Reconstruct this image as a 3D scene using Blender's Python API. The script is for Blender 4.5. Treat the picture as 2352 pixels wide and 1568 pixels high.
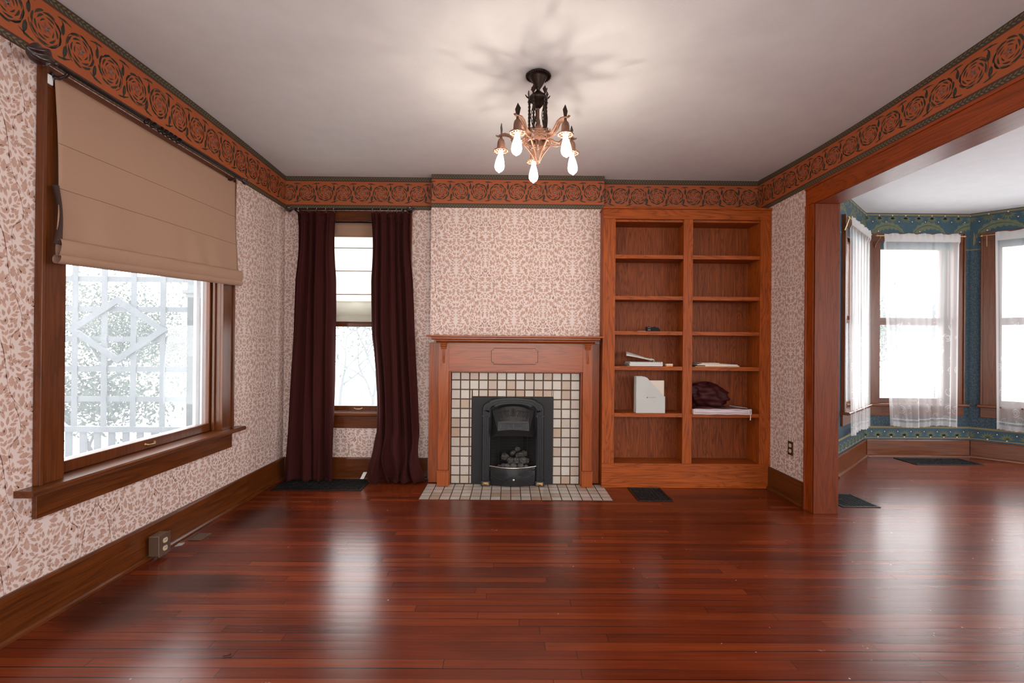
import bpy, bmesh, math, random
from math import sin, cos, pi, radians, sqrt, floor, hypot
from mathutils import Matrix, Vector
for o in list(bpy.data.objects): bpy.data.objects.remove(o)
SC = bpy.context.scene
COL = SC.collection
RND = random.Random(7)

# ------------------------------------------------------------------ camera
cam_d = bpy.data.cameras.new('camera'); cam = bpy.data.objects.new('camera', cam_d); COL.objects.link(cam)
YAW, PIT, ROL, FPX = .0069, .0027, .0087, 1092.5
fw = Vector((sin(YAW)*cos(PIT), cos(YAW)*cos(PIT), sin(PIT)))
r0 = Vector((cos(YAW), -sin(YAW), 0)); u0 = r0.cross(fw)
r1 = cos(ROL)*r0 + sin(ROL)*u0; u1 = -sin(ROL)*r0 + cos(ROL)*u0
M = Matrix.Identity(4)
for i in range(3):
    M[i][0] = r1[i]; M[i][1] = u1[i]; M[i][2] = -fw[i]
M[0][3], M[1][3], M[2][3] = 0, 0, 1.225
cam.matrix_world = M
cam_d.sensor_width = 36; cam_d.lens = FPX/2352*36; cam_d.shift_y = 4.0/2352; cam_d.clip_start = .02
SC.camera = cam

# ------------------------------------------------------------------ world, exposure
SKY = 4.4
w = bpy.data.worlds.new('overcast_sky'); SC.world = w; w.use_nodes = True
nt = w.node_tree; bg = nt.nodes['Background']
tc = nt.nodes.new('ShaderNodeTexCoord'); sp = nt.nodes.new('ShaderNodeSeparateXYZ'); cr = nt.nodes.new('ShaderNodeValToRGB')
nt.links.new(tc.outputs['Generated'], sp.inputs[0]); nt.links.new(sp.outputs[2], cr.inputs[0])
cr.color_ramp.elements[0].position = 0.0; cr.color_ramp.elements[0].color = (1, .985, .965, 1)
cr.color_ramp.elements[1].position = 1.0; cr.color_ramp.elements[1].color = (.95, .97, 1, 1)
nt.links.new(cr.outputs[0], bg.inputs[0]); bg.inputs[1].default_value = SKY
SC.view_settings.view_transform = 'Standard'; SC.view_settings.look = 'None'
SC.view_settings.gamma = 1; SC.view_settings.use_curve_mapping = False
SC.view_settings.exposure = 0.62
BULB = 54.0

# ------------------------------------------------------------------ helpers
def s2l(c):
    return tuple(((x/255)/12.92 if x/255 <= .04045 else ((x/255+.055)/1.055)**2.4) for x in c) + (1,)

class Frame:
    def __init__(s, o=(0, 0, 0), deg=0):
        s.o = Vector(o); s.deg = deg
        s.m = Matrix.Translation(s.o) @ Matrix.Rotation(radians(deg), 4, 'Z')
    def pt(s, p): return s.m @ Vector(p)
W0 = Frame()

class MB:
    """collects polygons; one build() makes one mesh object"""
    def __init__(s): s.v = []; s.f = []; s.m = []; s.sm = []
    def add(s, vs, fs, mat=0, smooth=False):
        b = len(s.v); s.v.extend([tuple(p) for p in vs])
        for f in fs:
            s.f.append([i+b for i in f]); s.m.append(mat); s.sm.append(smooth)
        return s
    def box(s, x0, x1, y0, y1, z0, z1, mat=0):
        vs = [(x, y, z) for z in (z0, z1) for y in (y0, y1) for x in (x0, x1)]
        return s.add(vs, [(0, 2, 3, 1), (4, 5, 7, 6), (0, 1, 5, 4), (2, 6, 7, 3), (0, 4, 6, 2), (1, 3, 7, 5)], mat)
    def prism(s, poly, a0, a1, axis='x', mat=0, smooth=False):
        """poly in the two other axes (order y,z / x,z / x,y) extruded along axis"""
        n = len(poly)
        def mk(p, a):
            if axis == 'x': return (a, p[0], p[1])
            if axis == 'y': return (p[0], a, p[1])
            return (p[0], p[1], a)
        vs = [mk(p, a0) for p in poly] + [mk(p, a1) for p in poly]
        fs = [(i, (i+1) % n, (i+1) % n+n, i+n) for i in range(n)]
        s.add(vs, fs, mat, smooth)
        s.add(vs, [tuple(range(n))[::-1], tuple(range(n, 2*n))], mat)
        return s
    def lathe(s, prof, c=(0, 0, 0), seg=24, mat=0, mtx=None, smooth=True):
        n = len(prof); vs = []
        for k in range(seg):
            a = 2*pi*k/seg
            for r, z in prof:
                p = Vector((r*cos(a), r*sin(a), z))
                if mtx is not None: p = mtx @ p
                vs.append((p[0]+c[0], p[1]+c[1], p[2]+c[2]))
        fs = [(k*n+i, ((k+1) % seg)*n+i, ((k+1) % seg)*n+i+1, k*n+i+1) for k in range(seg) for i in range(n-1)]
        return s.add(vs, fs, mat, smooth)
    def tube(s, pts, r, seg=8, mat=0, caps=True, flat=1.0):
        pts = [Vector(p) for p in pts]; n = len(pts)
        rs = r if isinstance(r, (list, tuple)) else [r]*n
        vs = []; prev = None
        for i, p in enumerate(pts):
            t = (pts[min(i+1, n-1)]-pts[max(i-1, 0)]).normalized()
            if prev is None:
                a = Vector((0, 0, 1)) if abs(t.z) < .9 else Vector((1, 0, 0))
                n1 = t.cross(a).normalized()
            else: n1 = (prev - t*prev.dot(t)).normalized()
            prev = n1; n2 = t.cross(n1)
            for k in range(seg):
                a = 2*pi*k/seg; vs.append(p + n1*cos(a)*rs[i] + n2*sin(a)*rs[i]*flat)
        fs = [(i*seg+k, i*seg+(k+1) % seg, (i+1)*seg+(k+1) % seg, (i+1)*seg+k) for i in range(n-1) for k in range(seg)]
        s.add(vs, fs, mat, True)
        if caps: s.add(vs[:seg], [tuple(range(seg))], mat); s.add(vs[-seg:], [tuple(range(seg))], mat)
        return s
    def ball(s, c, r, mat=0, seg=12, sc=(1, 1, 1), jit=0, rnd=None):
        vs = []; R = seg//2
        for i in range(R+1):
            th = pi*i/R
            for k in range(seg):
                ph = 2*pi*k/seg; j = 1+(rnd.uniform(-jit, jit) if rnd else 0)
                vs.append((c[0]+r*j*sc[0]*sin(th)*cos(ph), c[1]+r*j*sc[1]*sin(th)*sin(ph), c[2]+r*j*sc[2]*cos(th)))
        fs = [(i*seg+k, (i+1)*seg+k, (i+1)*seg+(k+1) % seg, i*seg+(k+1) % seg) for i in range(R) for k in range(seg)]
        return s.add(vs, fs, mat, jit == 0)
    def grid(s, fn, nu, nv, mat=0, smooth=True):
        vs = [fn(i/nu, j/nv) for j in range(nv+1) for i in range(nu+1)]
        fs = [(j*(nu+1)+i, j*(nu+1)+i+1, (j+1)*(nu+1)+i+1, (j+1)*(nu+1)+i) for j in range(nv) for i in range(nu)]
        return s.add(vs, fs, mat, smooth)
    def build(s, name, mats, parent=None, frame=W0, base=(0, 0, 0), bev=0, solid=0, kind=None, label=None, sub=0, warp=None):
        me = bpy.data.meshes.new(name)
        b = Vector(base)
        vs = [(v[0]-b[0], v[1]-b[1], v[2]-b[2]) for v in s.v]
        if warp: vs = [warp(v) for v in vs]
        me.from_pydata(vs, [], s.f)
        if not isinstance(mats, (list, tuple)): mats = [mats]
        for m in mats: me.materials.append(m)
        me.polygons.foreach_set('material_index', s.m)
        me.polygons.foreach_set('use_smooth', s.sm)
        me.update()
        o = bpy.data.objects.new(name, me); COL.objects.link(o)
        if parent is not None: o.parent = parent
        else: o.matrix_world = frame.m @ Matrix.Translation(b)
        if solid:
            md = o.modifiers.new('solid', 'SOLIDIFY'); md.thickness = solid; md.offset = 0
        if sub:
            md = o.modifiers.new('sub', 'SUBSURF'); md.levels = sub; md.render_levels = sub
        if bev:
            md = o.modifiers.new('bev', 'BEVEL'); md.width = bev; md.segments = 2; md.limit_method = 'ANGLE'; md.angle_limit = radians(50)
        if kind: o['kind'] = kind
        if label: o['label'] = label
        return o

class Thing:
    """an Empty at the thing's base; parts are given in frame coordinates"""
    def __init__(s, name, label=None, cat=None, frame=W0, base=(0, 0, 0), group=None, kind=None):
        s.e = bpy.data.objects.new(name, None); COL.objects.link(s.e)
        s.e.matrix_world = frame.m @ Matrix.Translation(base); s.base = base; s.e.empty_display_size = .05
        if label: s.e['label'] = label
        if cat: s.e['category'] = cat
        if group: s.e['group'] = group
        if kind: s.e['kind'] = kind
    def part(s, name, mb, mats, parent=None, **k):
        return mb.build(name, mats, parent=parent or s.e, base=s.base, **k)

def tag(o, label, cat, group=None, kind=None):
    o['label'] = label; o['category'] = cat
    if group: o['group'] = group
    if kind: o['kind'] = kind
    return o

# ------------------------------------------------------------------ materials
def newmat(name):
    m = bpy.data.materials.new(name); m.use_nodes = True
    return m, m.node_tree, m.node_tree.nodes, m.node_tree.links, m.node_tree.nodes['Principled BSDF']
def plain(name, col, rough=.6, metal=0, noise=.06, nscale=8, bump=0, bscale=80, spec=.5, coat=0, trans=0):
    m, nt, N, L, b = newmat(name)
    tcn = N.new('ShaderNodeTexCoord'); no = N.new('ShaderNodeTexNoise'); no.inputs['Scale'].default_value = nscale; no.inputs['Detail'].default_value = 3
    L.new(tcn.outputs['Object'], no.inputs['Vector'])
    hs = N.new('ShaderNodeMixRGB'); hs.blend_type = 'MULTIPLY'; hs.inputs[0].default_value = 1
    rp = N.new('ShaderNodeValToRGB'); rp.color_ramp.elements[0].position = .3; rp.color_ramp.elements[1].position = .7
    a = 1-noise*2; rp.color_ramp.elements[0].color = (a, a, a, 1); rp.color_ramp.elements[1].color = (1, 1, 1, 1)
    L.new(no.outputs['Fac'], rp.inputs[0]); hs.inputs[1].default_value = s2l(col) if max(col) > 1 else tuple(col)+(1,)
    L.new(rp.outputs[0], hs.inputs[2]); L.new(hs.outputs[0], b.inputs['Base Color'])
    b.inputs['Roughness'].default_value = rough; b.inputs['Metallic'].default_value = metal
    b.inputs['Specular IOR Level'].default_value = spec; b.inputs['Coat Weight'].default_value = coat
    if bump:
        n2 = N.new('ShaderNodeTexNoise'); n2.inputs['Scale'].default_value = bscale; n2.inputs['Detail'].default_value = 4
        L.new(tcn.outputs['Object'], n2.inputs['Vector'])
        bp = N.new('ShaderNodeBump'); bp.inputs['Strength'].default_value = bump; bp.inputs['Distance'].default_value = .01
        L.new(n2.outputs['Fac'], bp.inputs['Height']); L.new(bp.outputs[0], b.inputs['Normal'])
    return m
def wood(name, dark, light, axis='z', rough=.35, ring=14, coat=.3, bump=.12, contrast=1.0, spec=.35):
    m, nt, N, L, b = newmat(name)
    tcn = N.new('ShaderNodeTexCoord'); oi = N.new('ShaderNodeObjectInfo')
    ad = N.new('ShaderNodeVectorMath'); ad.operation = 'ADD'
    mul = N.new('ShaderNodeMath'); mul.operation = 'MULTIPLY'; mul.inputs[1].default_value = 7.3
    L.new(oi.outputs['Random'], mul.inputs[0]); L.new(tcn.outputs['Object'], ad.inputs[0]); L.new(mul.outputs[0], ad.inputs[1])
    mp = N.new('ShaderNodeMapping'); sc = {'x': (.9, 9, 9), 'y': (9, .9, 9), 'z': (9, 9, .9)}[axis]; mp.inputs['Scale'].default_value = sc
    L.new(ad.outputs[0], mp.inputs[0])
    n1 = N.new('ShaderNodeTexNoise'); n1.inputs['Scale'].default_value = 1; n1.inputs['Detail'].default_value = 2; n1.inputs['Distortion'].default_value = .4
    L.new(mp.outputs[0], n1.inputs['Vector'])
    # growth rings: contour lines of the stretched noise
    m1 = N.new('ShaderNodeMath'); m1.operation = 'MULTIPLY'; m1.inputs[1].default_value = ring; L.new(n1.outputs['Fac'], m1.inputs[0])
    pp = N.new('ShaderNodeMath'); pp.operation = 'FRACT'; L.new(m1.outputs[0], pp.inputs[0])
    mp2 = N.new('ShaderNodeMapping'); sc2 = {'x': (4, 160, 160), 'y': (160, 4, 160), 'z': (160, 160, 4)}[axis]; mp2.inputs['Scale'].default_value = sc2
    L.new(ad.outputs[0], mp2.inputs[0])
    n2 = N.new('ShaderNodeTexNoise'); n2.inputs['Scale'].default_value = 1; n2.inputs['Detail'].default_value = 3; L.new(mp2.outputs[0], n2.inputs['Vector'])
    r1_ = N.new('ShaderNodeValToRGB'); e = r1_.color_ramp.elements; e[0].position = 0; e[0].color = (.55, .55, .55, 1); e[1].position = .45; e[1].color = (1, 1, 1, 1)
    x = e.new(.9); x.color = (.85, .85, .85, 1); L.new(pp.outputs[0], r1_.inputs[0])
    r2_ = N.new('ShaderNodeValToRGB'); e = r2_.color_ramp.elements; e[0].position = .35; e[0].color = (.62, .62, .62, 1); e[1].position = .6; e[1].color = (1, 1, 1, 1); L.new(n2.outputs['Fac'], r2_.inputs[0])
    mm = N.new('ShaderNodeMixRGB'); mm.blend_type = 'MULTIPLY'; mm.inputs[0].default_value = 1; L.new(r1_.outputs[0], mm.inputs[1]); L.new(r2_.outputs[0], mm.inputs[2])
    mx = N.new('ShaderNodeMixRGB'); mx.inputs[1].default_value = tuple(c*.80 for c in s2l(dark)[:3])+(1,); mx.inputs[2].default_value = tuple(c*.80 for c in s2l(light)[:3])+(1,)
    pw = N.new('ShaderNodeMath'); pw.operation = 'POWER'; pw.inputs[1].default_value = contrast
    L.new(mm.outputs[0], pw.inputs[0]); L.new(pw.outputs[0], mx.inputs[0])
    L.new(mx.outputs[0], b.inputs['Base Color'])
    bp = N.new('ShaderNodeBump'); bp.inputs['Strength'].default_value = bump; bp.inputs['Distance'].default_value = .004
    L.new(n2.outputs['Fac'], bp.inputs['Height']); L.new(bp.outputs[0], b.inputs['Normal'])
    b.inputs['Roughness'].default_value = rough; b.inputs['Coat Weight'].default_value = coat; b.inputs['Coat Roughness'].default_value = .2; b.inputs['Specular IOR Level'].default_value = spec
    return m

def floor_mat():
    m, nt, N, L, b = newmat('strip_floor')
    def math_(op, a=None, c=None, v=None):
        n = N.new('ShaderNodeMath'); n.operation = op
        for i, q in enumerate((a, c, v)):
            if q is None: continue
            if isinstance(q, (int, float)): n.inputs[i].default_value = q
            else: L.new(q, n.inputs[i])
        return n.outputs[0]
    tcn = N.new('ShaderNodeTexCoord'); se = N.new('ShaderNodeSeparateXYZ'); L.new(tcn.outputs['Object'], se.inputs[0])
    X, Y = se.outputs[0], se.outputs[1]
    yy = math_('DIVIDE', Y, .0545); row = math_('FLOOR', yy); fy = math_('FRACT', yy)
    wn = N.new('ShaderNodeTexWhiteNoise'); wn.noise_dimensions = '1D'; L.new(row, wn.inputs['W'])
    xx = math_('ADD', math_('DIVIDE', X, 1.35), math_('MULTIPLY', wn.outputs['Value'], 9.0)); colm = math_('FLOOR', xx); fx = math_('FRACT', xx)
    cv = N.new('ShaderNodeCombineXYZ'); L.new(row, cv.inputs[0]); L.new(colm, cv.inputs[1])
    wn2 = N.new('ShaderNodeTexWhiteNoise'); wn2.noise_dimensions = '2D'; L.new(cv.outputs[0], wn2.inputs['Vector'])
    brd = wn2.outputs['Value']
    # gaps
    wn3 = N.new('ShaderNodeTexNoise'); wn3.inputs['Scale'].default_value = 1.1; wn3.noise_dimensions = '2D'
    cg = N.new('ShaderNodeCombineXYZ'); L.new(math_('MULTIPLY', X, .7), cg.inputs[0]); L.new(math_('MULTIPLY', row, 3.7), cg.inputs[1]); L.new(cg.outputs[0], wn3.inputs['Vector'])
    gw = math_('MULTIPLY', math_('MAXIMUM', math_('SUBTRACT', wn3.outputs['Fac'], .40), 0), .30)
    gy = math_('LESS_THAN', fy, math_('ADD', gw, .012)); gx = math_('LESS_THAN', fx, .0016)
    gap = math_('MAXIMUM', gy, gx)
    # grain
    mp = N.new('ShaderNodeMapping'); mp.inputs['Scale'].default_value = (2.2, 60, 1); ofs = N.new('ShaderNodeVectorMath'); ofs.operation = 'ADD'
    cb = N.new('ShaderNodeCombineXYZ'); L.new(math_('MULTIPLY', brd, 37), cb.inputs[0]); L.new(math_('MULTIPLY', brd, 11), cb.inputs[1])
    L.new(tcn.outputs['Object'], ofs.inputs[0]); L.new(cb.outputs[0], ofs.inputs[1]); L.new(ofs.outputs[0], mp.inputs[0])
    gr = N.new('ShaderNodeTexNoise'); gr.inputs['Scale'].default_value = 1; gr.inputs['Detail'].default_value = 5; gr.inputs['Distortion'].default_value = .6; L.new(mp.outputs[0], gr.inputs['Vector'])
    # broad wear and stains
    st = N.new('ShaderNodeTexNoise'); st.inputs['Scale'].default_value = 1.3; st.inputs['Detail'].default_value = 4; mps = N.new('ShaderNodeMapping'); mps.inputs['Scale'].default_value = (.8, 1.7, 1)
    L.new(tcn.outputs['Object'], mps.inputs[0]); L.new(mps.outputs[0], st.inputs['Vector'])
    rp = N.new('ShaderNodeValToRGB'); e = rp.color_ramp.elements
    e[0].position = .0; e[0].color = s2l((60, 22, 10)); e[1].position = 1; e[1].color = s2l((146, 66, 28))
    x = e.new(.5); x.color = s2l((106, 40, 17))
    fac = math_('ADD', math_('ADD', math_('MULTIPLY', brd, .40), math_('MULTIPLY', gr.outputs['Fac'], .5)), .06)
    L.new(fac, rp.inputs[0])
    rs = N.new('ShaderNodeValToRGB'); e = rs.color_ramp.elements; e[0].position = .33; e[0].color = (.55, .5, .5, 1); e[1].position = .5; e[1].color = (1, 1, 1, 1); L.new(st.outputs['Fac'], rs.inputs[0])
    mu = N.new('ShaderNodeMixRGB'); mu.blend_type = 'MULTIPLY'; mu.inputs[0].default_value = .7; L.new(rp.outputs[0], mu.inputs[1]); L.new(rs.outputs[0], mu.inputs[2])
    # dark water stains by the left wall
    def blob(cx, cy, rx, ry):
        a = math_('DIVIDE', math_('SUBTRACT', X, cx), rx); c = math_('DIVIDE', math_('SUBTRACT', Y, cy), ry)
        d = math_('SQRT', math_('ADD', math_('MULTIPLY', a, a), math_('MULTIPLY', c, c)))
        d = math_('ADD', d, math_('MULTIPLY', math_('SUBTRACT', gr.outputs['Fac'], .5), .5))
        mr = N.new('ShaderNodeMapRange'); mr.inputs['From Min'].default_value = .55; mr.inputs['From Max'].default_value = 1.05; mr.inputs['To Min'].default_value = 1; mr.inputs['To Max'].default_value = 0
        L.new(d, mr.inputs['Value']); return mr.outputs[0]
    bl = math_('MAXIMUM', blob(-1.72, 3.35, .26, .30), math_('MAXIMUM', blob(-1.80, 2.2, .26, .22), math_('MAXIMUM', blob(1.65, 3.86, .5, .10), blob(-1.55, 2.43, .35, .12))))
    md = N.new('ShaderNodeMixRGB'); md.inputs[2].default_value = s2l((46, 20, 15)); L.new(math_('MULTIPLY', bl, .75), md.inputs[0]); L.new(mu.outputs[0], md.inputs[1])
    # white specks / scuffs
    vo = N.new('ShaderNodeTexVoronoi'); vo.inputs['Scale'].default_value = 9; L.new(tcn.outputs['Object'], vo.inputs['Vector'])
    spk = math_('MULTIPLY', math_('LESS_THAN', vo.outputs['Distance'], .035), math_('GREATER_THAN', st.outputs['Fac'], .5))
    sc2 = N.new('ShaderNodeTexNoise'); sc2.inputs['Scale'].default_value = 5; sc2.inputs['Detail'].default_value = 8; sc2.inputs['Roughness'].default_value = .75; L.new(tcn.outputs['Object'], sc2.inputs['Vector'])
    mr2 = N.new('ShaderNodeMapRange'); mr2.inputs['From Min'].default_value = .66; mr2.inputs['From Max'].default_value = .74; L.new(sc2.outputs['Fac'], mr2.inputs['Value'])
    mk = N.new('ShaderNodeMixRGB'); mk.inputs[2].default_value = s2l((190, 165, 150)); L.new(math_('MAXIMUM', math_('MULTIPLY', spk, .7), math_('MULTIPLY', mr2.outputs[0], .35)), mk.inputs[0]); L.new(md.outputs[0], mk.inputs[1])
    mg = N.new('ShaderNodeMixRGB'); mg.inputs[2].default_value = (.008, .004, .003, 1); L.new(gap, mg.inputs[0]); L.new(mk.outputs[0], mg.inputs[1])
    L.new(mg.outputs[0], b.inputs['Base Color'])
    rr = math_('ADD', .20, math_('ADD', math_('MULTIPLY', gr.outputs['Fac'], .10), math_('MULTIPLY', mr2.outputs[0], .15)))
    L.new(rr, b.inputs['Roughness'])
    hh = math_('SUBTRACT', math_('ADD', math_('MULTIPLY', gr.outputs['Fac'], .15), math_('MULTIPLY', math_('ABSOLUTE', math_('SUBTRACT', fy, .5)), -.5)), math_('MULTIPLY', gap, 1.0))
    bp = N.new('ShaderNodeBump'); bp.inputs['Strength'].default_value = .35; bp.inputs['Distance'].default_value = .0015; L.new(hh, bp.inputs['Height']); L.new(bp.outputs[0], b.inputs['Normal'])
    b.inputs['Specular IOR Level'].default_value = .55
    return m

def glass_mat(name, haze=.05):
    m, nt, N, L, b = newmat(name); N.remove(b); out = N['Material Output']
    t = N.new('ShaderNodeBsdfTransparent'); t.inputs[0].default_value = (.97, .98, .98, 1)
    g = N.new('ShaderNodeBsdfGlossy'); g.inputs['Roughness'].default_value = .02
    lwf = N.new('ShaderNodeLayerWeight'); lwf.inputs[0].default_value = .5
    lp = N.new('ShaderNodeMath'); lp.operation = 'POWER'; lp.inputs[1].default_value = 5; L.new(lwf.outputs['Facing'], lp.inputs[0])
    lw = N.new('ShaderNodeMath'); lw.operation = 'MULTIPLY_ADD'; lw.inputs[1].default_value = .94; lw.inputs[2].default_value = .03; L.new(lp.outputs[0], lw.inputs[0])
    mx = N.new('ShaderNodeMixShader'); L.new(lw.outputs[0], mx.inputs[0]); L.new(t.outputs[0], mx.inputs[1]); L.new(g.outputs[0], mx.inputs[2])
    tr = N.new('ShaderNodeBsdfTranslucent'); tr.inputs[0].default_value = (.9, .95, 1, 1)
    no = N.new('ShaderNodeTexNoise'); no.inputs['Scale'].default_value = 5; no.inputs['Detail'].default_value = 5
    tcn = N.new('ShaderNodeTexCoord'); L.new(tcn.outputs['Object'], no.inputs['Vector'])
    mr = N.new('ShaderNodeMapRange'); mr.inputs['From Min'].default_value = .3; mr.inputs['From Max'].default_value = .75; mr.inputs['To Min'].default_value = haze*.85; mr.inputs['To Max'].default_value = haze*1.2
    L.new(no.outputs['Fac'], mr.inputs['Value'])
    m2 = N.new('ShaderNodeMixShader'); L.new(mr.outputs[0], m2.inputs[0]); L.new(mx.outputs[0], m2.inputs[1]); L.new(tr.outputs[0], m2.inputs[2])
    L.new(m2.outputs[0], out.inputs[0]); return m

def fabric(name, col, trans=.3, rough=.9, weave=400, tcol=None, sheen=0):
    m, nt, N, L, b = newmat(name); out = N['Material Output']
    tcn = N.new('ShaderNodeTexCoord'); no = N.new('ShaderNodeTexNoise'); no.inputs['Scale'].default_value = weave; no.inputs['Detail'].default_value = 2; L.new(tcn.outputs['Object'], no.inputs['Vector'])
    mx = N.new('ShaderNodeMixRGB'); mx.blend_type = 'MULTIPLY'; mx.inputs[0].default_value = .25; mx.inputs[1].default_value = s2l(col); L.new(no.outputs['Fac'], mx.inputs[2])
    L.new(mx.outputs[0], b.inputs['Base Color']); b.inputs['Roughness'].default_value = rough; b.inputs['Specular IOR Level'].default_value = .2
    b.inputs['Sheen Weight'].default_value = sheen; b.inputs['Sheen Roughness'].default_value = .4
    if sheen: b.inputs['Sheen Tint'].default_value = s2l((190, 120, 110))
    bp = N.new('ShaderNodeBump'); bp.inputs['Strength'].default_value = .15; bp.inputs['Distance'].default_value = .001; L.new(no.outputs['Fac'], bp.inputs['Height']); L.new(bp.outputs[0], b.inputs['Normal'])
    if trans:
        t = N.new('ShaderNodeBsdfTranslucent'); t.inputs[0].default_value = s2l(tcol or col)
        ms = N.new('ShaderNodeMixShader'); ms.inputs[0].default_value = trans; L.new(b.outputs[0], ms.inputs[1]); L.new(t.outputs[0], ms.inputs[2]); L.new(ms.outputs[0], out.inputs[0])
    return m

def lace_mat():
    m, nt, N, L, b = newmat('white_lace'); N.remove(b); out = N['Material Output']
    def mth(op, a, c=None, d=None):
        n = N.new('ShaderNodeMath'); n.operation = op
        for i, q in enumerate((a, c, d)):
            if q is None: continue
            if isinstance(q, (int, float)): n.inputs[i].default_value = q
            else: L.new(q, n.inputs[i])
        return n.outputs[0]
    uv = N.new('ShaderNodeUVMap'); se = N.new('ShaderNodeSeparateXYZ'); L.new(uv.outputs[0], se.inputs[0])
    U, V = se.outputs[0], se.outputs[1]      # metres of cloth: U across (0..width), V up from hem
    cm = N.new('ShaderNodeCombineXYZ'); L.new(U, cm.inputs[0]); L.new(V, cm.inputs[1])
    # rose motifs: rings around jittered cell centres
    mp = N.new('ShaderNodeMapping'); mp.inputs['Scale'].default_value = (8.5, 5.5, 1); L.new(cm.outputs[0], mp.inputs[0])
    vo = N.new('ShaderNodeTexVoronoi'); vo.voronoi_dimensions = '2D'; vo.inputs['Scale'].default_value = 1; vo.inputs['Randomness'].default_value = .75; L.new(mp.outputs[0], vo.inputs['Vector'])
    d = vo.outputs['Distance']
    ring = mth('LESS_THAN', mth('ABSOLUTE', mth('SUBTRACT', d, .22)), .03)
    ring2 = mth('LESS_THAN', mth('ABSOLUTE', mth('SUBTRACT', d, .11)), .03)
    rose = mth('MAXIMUM', ring, ring2)
    no = N.new('ShaderNodeTexNoise'); no.inputs['Scale'].default_value = 20; no.inputs['Detail'].default_value = 1; L.new(cm.outputs[0], no.inputs['Vector'])
    vine = mth('LESS_THAN', mth('ABSOLUTE', mth('SUBTRACT', no.outputs['Fac'], .5)), .012)
    low = mth('LESS_THAN', V, 1.15)
    motif = mth('MULTIPLY', mth('MULTIPLY', rose, mth('GREATER_THAN', no.outputs['Fac'], .46)), low)
    hem = mth('LESS_THAN', V, .055); hem2 = mth('LESS_THAN', mth('ABSOLUTE', mth('SUBTRACT', V, .085)), .006)
    top = mth('GREATER_THAN', V, 2.03)
    eu = mth('LESS_THAN', mth('MINIMUM', U, mth('SUBTRACT', 1.0, U)), .028)
    dens = mth('MAXIMUM', mth('MAXIMUM', mth('MULTIPLY', motif, .55), mth('MULTIPLY', mth('MAXIMUM', hem, eu), .62)), mth('MAXIMUM', mth('MULTIPLY', hem2, .75), mth('MULTIPLY', top, .7)))
    fac = mth('MAXIMUM', dens, .36)
    t = N.new('ShaderNodeBsdfTransparent'); di = N.new('ShaderNodeBsdfDiffuse'); di.inputs[0].default_value = (.85, .84, .84, 1)
    tr = N.new('ShaderNodeBsdfTranslucent'); tr.inputs[0].default_value = (.85, .86, .88, 1)
    a = N.new('ShaderNodeMixShader'); a.inputs[0].default_value = .45; L.new(di.outputs[0], a.inputs[1]); L.new(tr.outputs[0], a.inputs[2])
    mx = N.new('ShaderNodeMixShader'); L.new(fac, mx.inputs[0]); L.new(t.outputs[0], mx.inputs[1]); L.new(a.outputs[0], mx.inputs[2]); L.new(mx.outputs[0], out.inputs[0])
    return m

def tile_mat(name, sc, y0=0):
    """glazed tile, each tile its own shade"""
    m, nt, N, L, b = newmat(name)
    oi = N.new('ShaderNodeNewGeometry'); rp = N.new('ShaderNodeValToRGB'); e = rp.color_ramp.elements
    e[0].position = 0; e[0].color = s2l((182, 156, 134)); e[1].position = 1; e[1].color = s2l((206, 198, 188)); x = e.new(.3); x.color = s2l((194, 181, 167))
    L.new(oi.outputs['Random Per Island'], rp.inputs[0])
    tcn = N.new('ShaderNodeTexCoord'); no = N.new('ShaderNodeTexNoise'); no.inputs['Scale'].default_value = 30; no.inputs['Detail'].default_value = 3; L.new(tcn.outputs['Object'], no.inputs['Vector'])
    mx = N.new('ShaderNodeMixRGB'); mx.blend_type = 'MULTIPLY'; mx.inputs[0].default_value = .22; L.new(rp.outputs[0], mx.inputs[1]); L.new(no.outputs['Color'], mx.inputs[2])
    L.new(mx.outputs[0], b.inputs['Base Color']); b.inputs['Roughness'].default_value = .3
    return m

MT = {}
MT['ceil'] = plain('ceiling_paint', (234, 236, 240), .85, noise=.02, bump=.08, bscale=120)
MT['paper'] = plain('wallpaper_ground', (224, 206, 200), .55, noise=.03)
MT['leaf'] = plain('wallpaper_leaf_print', (200, 162, 146), .6, noise=.12, nscale=40)
MT['f_or'] = plain('frieze_ground', (164, 82, 38), .6, noise=.05)
MT['f_gr'] = plain('frieze_leaf_print', (48, 48, 36), .6, noise=.12, nscale=60)
MT['f_pu'] = plain('frieze_petal_print', (128, 72, 66), .6)
MT['f_bl'] = plain('frieze_flower_print', (116, 128, 128), .6)
MT['f_mr'] = plain('frieze_line_print', (86, 36, 26), .6)
MT['f_bd'] = plain('frieze_border_ground', (62, 52, 38), .6)
MT['f_bp'] = plain('frieze_border_print', (112, 102, 72), .6)
MT['b_bg'] = plain('blue_paper_ground', (28, 46, 58), .55, noise=.1, nscale=20)
MT['b_lf'] = plain('blue_paper_leaf_print', (46, 78, 92), .6, noise=.12, nscale=30)
MT['b_rd'] = plain('blue_paper_red_print', (92, 50, 58), .6)
MT['b_ol'] = plain('blue_paper_olive_print', (90, 96, 66), .6, noise=.12, nscale=30)
MT['b_tl'] = plain('blue_paper_teal_print', (32, 66, 80), .6, noise=.1, nscale=30)
MT['b_wh'] = plain('blue_paper_dot_print', (222, 186, 170), .6)
MT['b_bd'] = plain('blue_paper_border_print', (120, 104, 66), .6, noise=.1)
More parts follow.
